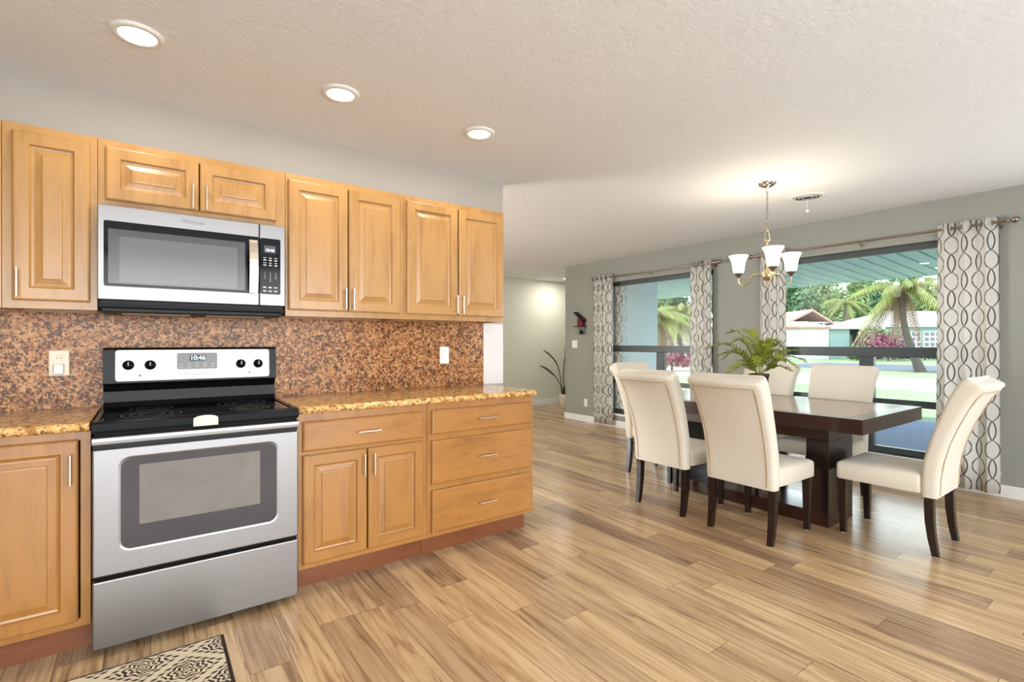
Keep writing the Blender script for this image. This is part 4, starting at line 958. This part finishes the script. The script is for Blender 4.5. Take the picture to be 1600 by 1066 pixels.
for i, (px, t, mt, H, R0, lb) in enumerate(TREES):
    p = ray(px, t); tree((p.x, p.y, GZ), mt, 11 + i, R0, H, lb)

# ---- palms
def palm(base, top, label, n=18, L=2.6, dead=4, r0=0.24, seed=1, group='palms outside'):
    rnd = random.Random(seed); r = thing('palm_tree', base, label, 'palm tree', group); B, T = Vector((0, 0, 0)), Vector(top) - Vector(base)
    pts = []; rad = []
    for k in range(9):
        t = k / 8; p = B.lerp(T, t); p += Vector((0, 0.25 * math.sin(math.pi * t), 0)); pts.append(p); rad.append(r0 * (1.35 - 0.75 * t if t > 0.08 else 1.7))
    pts[0].z -= 0.1
    MB().tube(pts, rad, 12).build('trunk', 'bark', r, (0, 0, 0))
    for k in range(n):
        az = 2 * math.pi * k / n + rnd.uniform(-0.2, 0.2); isd = k < dead; el = rnd.uniform(-0.9, -0.4) if isd else rnd.uniform(-0.15, 0.85); Lk = L * rnd.uniform(0.8, 1.1); m = MB(); c, s = math.cos(az), math.sin(az); P = []
        for j in range(13):
            t = j / 12; q = Lk * t * math.cos(el * (1 - t * 0.4)); z = Lk * (math.sin(el) * t - 0.75 * t * t)
            P.append(Vector((T.x + q * c, T.y + q * s, T.z + z)))
        m.tube(P, [0.03 * (1 - 0.85 * j / 12) for j in range(13)], 5); side = Vector((-s, c, 0))
        for j in range(2, 13):
            for half in (0, 0.5):
                p = P[j - 1].lerp(P[j], half + 0.25); d = (P[j] - P[j - 1]).normalized()
                for sg in (-1, 1):
                    dl = (side * sg * 0.7 + d * 0.6 + Vector((0, 0, -0.55))).normalized(); ll = Lk * 0.24 * math.sin(math.pi * min(0.95, 0.15 + 0.8 * j / 12)) + 0.1; w = d * 0.062
                    m.add([p - w, p + dl * ll * 0.6 - w * 0.8, p + dl * ll + Vector((0, 0, -0.1)), p + dl * ll * 0.6 + w * 0.8, p + w], [(0, 1, 2, 3, 4)])
        m.build('frond', 'palmdead' if isd else 'palmleaf', r, (0, 0, 0))
    return r
p0 = ray(1440, 23); p1 = ray(1410, 23); palm((p0.x, p0.y, GZ), (p1.x, p1.y, hat(450, 23)), 'leaning palm tree on the lawn across the street', 18, 2.3, 6, 0.15, 3)
p0 = ray(1322, 60); palm((p0.x, p0.y, GZ), (p0.x, p0.y, hat(472, 60)), 'thin palm tree rising behind the flat-roofed carport', 14, 3.0, 2, 0.16, 4)
p0 = ray(1028, 30); palm((p0.x, p0.y, GZ), (p0.x, p0.y, hat(495, 30)), 'bushy pale palm in the birdhouse-side window', 20, 2.4, 10, 0.16, 5)
p0 = ray(1066, 36); palm((p0.x, p0.y, GZ), (p0.x, p0.y, hat(485, 36)), 'bushy pale palm next to the curtain by the wall pier', 20, 2.6, 8, 0.16, 6)

# ---- bushes and hedges
def bush(name, px, t, w, h, mat, label, cat, n=900, size=0.13):
    p = ray(px, t); r = thing(name, (p.x, p.y, GZ), label, cat); rnd = random.Random(px)
    d = Vector((0.81, -0.59, 0)); L = []
    for k in range(max(3, int(w / 0.5))):
        q = (k / max(1, int(w / 0.5) - 1) - 0.5) * (w - h * 0.7); L.append((d.x * q + rnd.uniform(-.1, .1), d.y * q, h * 0.55, h * 0.45, h * rnd.uniform(0.40, 0.5)))
    leaf_mass(L, n, size, px).build('foliage', mat, r, (0, 0, 0))
    MB().tube([(0, 0, 0), (0, 0, h * 0.6)], [0.06, 0.03], 6).build('stem', 'bark', r, (0, 0, 0))
bush('flowering_bush', 1388, 37, 3.2, 2.1, 'redleaf', 'pink-red leafy bush in front of the white-roofed house', 'bush', 1500)
bush('green_shrub', 1372, 40.5, 1.6, 2.6, 'tree_b', 'yellow-green shrub behind the pink-red bush', 'bush')
bush('clipped_hedge', 1445, 39, 4.6, 1.0, 'hedge', 'low green hedge under the white-roofed house window', 'hedge', 1500)
bush('clipped_hedge', 1340, 38.5, 1.6, 1.2, 'hedge', 'low green hedge to the left of the pink-red bush', 'hedge')
bush('clipped_hedge', 1050, 24, 7.0, 1.3, 'redleaf', 'reddish hedge beyond the birdhouse-side window', 'hedge', 1600)

# ---- houses: built square to the view street (walls along the street direction Y)
def house_frame(px0, px1, t, label):
    a, b = ray(px0, t), ray(px1, t); return a, b
def housebox(r, o, ux, uy, L, D, z0, z1, mat, name='wall'):
    m = MB(); v = []
    for z in (z0, z1):
        for (l, d) in ((0, 0), (L, 0), (L, D), (0, D)): v.append(o + ux * l + uy * d + Vector((0, 0, z)))
    m.add(v, [(0, 3, 2, 1), (4, 5, 6, 7), (0, 1, 5, 4), (1, 2, 6, 5), (2, 3, 7, 6), (3, 0, 4, 7)]); return m.build(name, mat, r)
UX = Vector((0.81, -0.587, 0)); UY = Vector((0.587, 0.81, 0))
def hwindow(r, o, l0, l1, z0, z1, nx, nz):
    f = housebox(r, o + UY * -0.06, UX * 1, UY, 0, 0, 0, 0, 'whitepaint') if False else None
    a = o + UX * l0 - UY * 0.05
    fr = MB(); v = []
    w = housebox(r, a, UX, UY, l1 - l0, 0.08, z0, z1, 'whitepaint', 'window')
    dx = (l1 - l0) / nx; dz = (z1 - z0) / nz
    for i in range(nx):
        for j in range(nz):
            m = MB(); q = a + UX * (i * dx + 0.06) - UY * 0.02
            v = [q + Vector((0, 0, z0 + j * dz + 0.06)), q + UX * (dx - 0.12) + Vector((0, 0, z0 + j * dz + 0.06)), q + UX * (dx - 0.12) + Vector((0, 0, z0 + (j + 1) * dz - 0.06)), q + Vector((0, 0, z0 + (j + 1) * dz - 0.06))]
            vv = v + [p + UY * 0.03 for p in v]
            m.add(vv, [(0, 1, 2, 3), (7, 6, 5, 4), (0, 4, 5, 1), (1, 5, 6, 2), (2, 6, 7, 3), (3, 7, 4, 0)]); m.build('pane', 'houseglass', w)
# white hip-roofed house
o = ray(1380, 42); r = thing('white_roof_house', (o.x, o.y, GZ), 'pale teal house with white hip roof and paned windows across the street', 'house')
o = Vector((o.x, o.y, 0)); housebox(r, o, UX, UY, 14, 9, GZ, 2.55, 'teal_stucco')
m = MB(); e = 0.6; A = [o - UX * e - UY * e, o + UX * (14 + e) - UY * e, o + UX * (14 + e) + UY * (9 + e), o - UX * e + UY * (9 + e)]
A = [p + Vector((0, 0, 2.52)) for p in A]; Bv = [o + UX * 3.6 + UY * 4.5 + Vector((0, 0, 4.15)), o + UX * 10.5 + UY * 4.5 + Vector((0, 0, 4.15))]
m.add(A + Bv, [(0, 1, 5, 4), (1, 2, 5), (2, 3, 4, 5), (3, 0, 4), (3, 2, 1, 0)]); m.build('roof', 'roofwhite', r)
hwindow(r, o, 1.9, 3.15, 0.85, 2.15, 3, 3); hwindow(r, o, 3.4, 6.2, 0.85, 2.15, 6, 3)
# carport / flat house with teal wall
o = ray(1296, 42); r = thing('flat_roof_carport', (o.x, o.y, GZ), 'pale teal flat-roofed carport left of the pink-red bush', 'house')
o = Vector((o.x, o.y, 0)); housebox(r, o, UX, UY, 1.7, 6, GZ, 2.35, 'teal_stucco'); housebox(r, o + UY * 3, UX, UY, 4.0, 3, GZ, 1.9, 'stucco')
housebox(r, o - UX * 0.3 - UY * 0.6, UX, UY, 4.6, 7, 2.35, 2.58, 'roofwhite', 'roof')
# front white house with clay-tile edge
o = ray(1200, 41); r = thing('clay_tile_house', (o.x, o.y, GZ), 'low white house with scalloped clay tile roof edge', 'house')
o = Vector((o.x, o.y, 0)); housebox(r, o, UX, UY, 5.0, 6, GZ, 2.42, 'stucco')
m = MB(); n_ = 26
for i in range(n_):
    p = o + UX * (-0.1 + i * 0.2) - UY * 0.35 + Vector((0, 0, 2.45)); m.tube([p, p + UY * 3.2 + Vector((0, 0, 0.55))], 0.095, 8)
m.build('roof', 'roofpink', r)
# back house with gable
o = ray(1215, 50); r = thing('gabled_back_house', (o.x, o.y, GZ), 'gabled house with faded clay roof behind the low white house', 'house')
o = Vector((o.x, o.y, 0)); housebox(r, o, UX, UY, 7.2, 7, GZ, 3.3, 'stucco')
m = MB(); v = []
for d in (-0.4, 7.4):
    for (l, z) in ((-0.6, 2.55), (3.3, 4.55), (5.4, 3.25), (5.4, 3.05), (3.3, 4.35), (-0.6, 2.35)): v.append(o + UX * l + UY * d + Vector((0, 0, z)))
m.add(v, [(0, 1, 2, 3, 4, 5), (11, 10, 9, 8, 7, 6), (0, 6, 7, 1), (1, 7, 8, 2), (2, 8, 9, 3), (3, 9, 10, 4), (4, 10, 11, 5), (5, 11, 6, 0)]); m.build('roof', 'roofpink', r)
hwindow(r, o, 2.6, 5.6, 2.35, 3.25, 3, 1)
# house seen through the birdhouse-side window
o = ray(1000, 50); r = thing('distant_white_house', (o.x, o.y, GZ), 'white house among palms beyond the birdhouse-side window', 'house')
o = Vector((o.x, o.y, 0)); housebox(r, o, UX, UY, 9, 6, GZ, 2.6, 'stucco')
m = MB(); A = [o - UX * .5 - UY * .5, o + UX * 9.5 - UY * .5, o + UX * 9.5 + UY * 6.5, o - UX * .5 + UY * 6.5]; A = [p + Vector((0, 0, 2.55)) for p in A]; Bv = [o + UX * 3 + UY * 3 + Vector((0, 0, 3.9)), o + UX * 6 + UY * 3 + Vector((0, 0, 3.9))]
m.add(A + Bv, [(0, 1, 5, 4), (1, 2, 5), (2, 3, 4, 5), (3, 0, 4), (3, 2, 1, 0)]); m.build('roof', 'roofwhite', r)
hwindow(r, o, 1.6, 3.4, 0.8, 2.1, 3, 2)
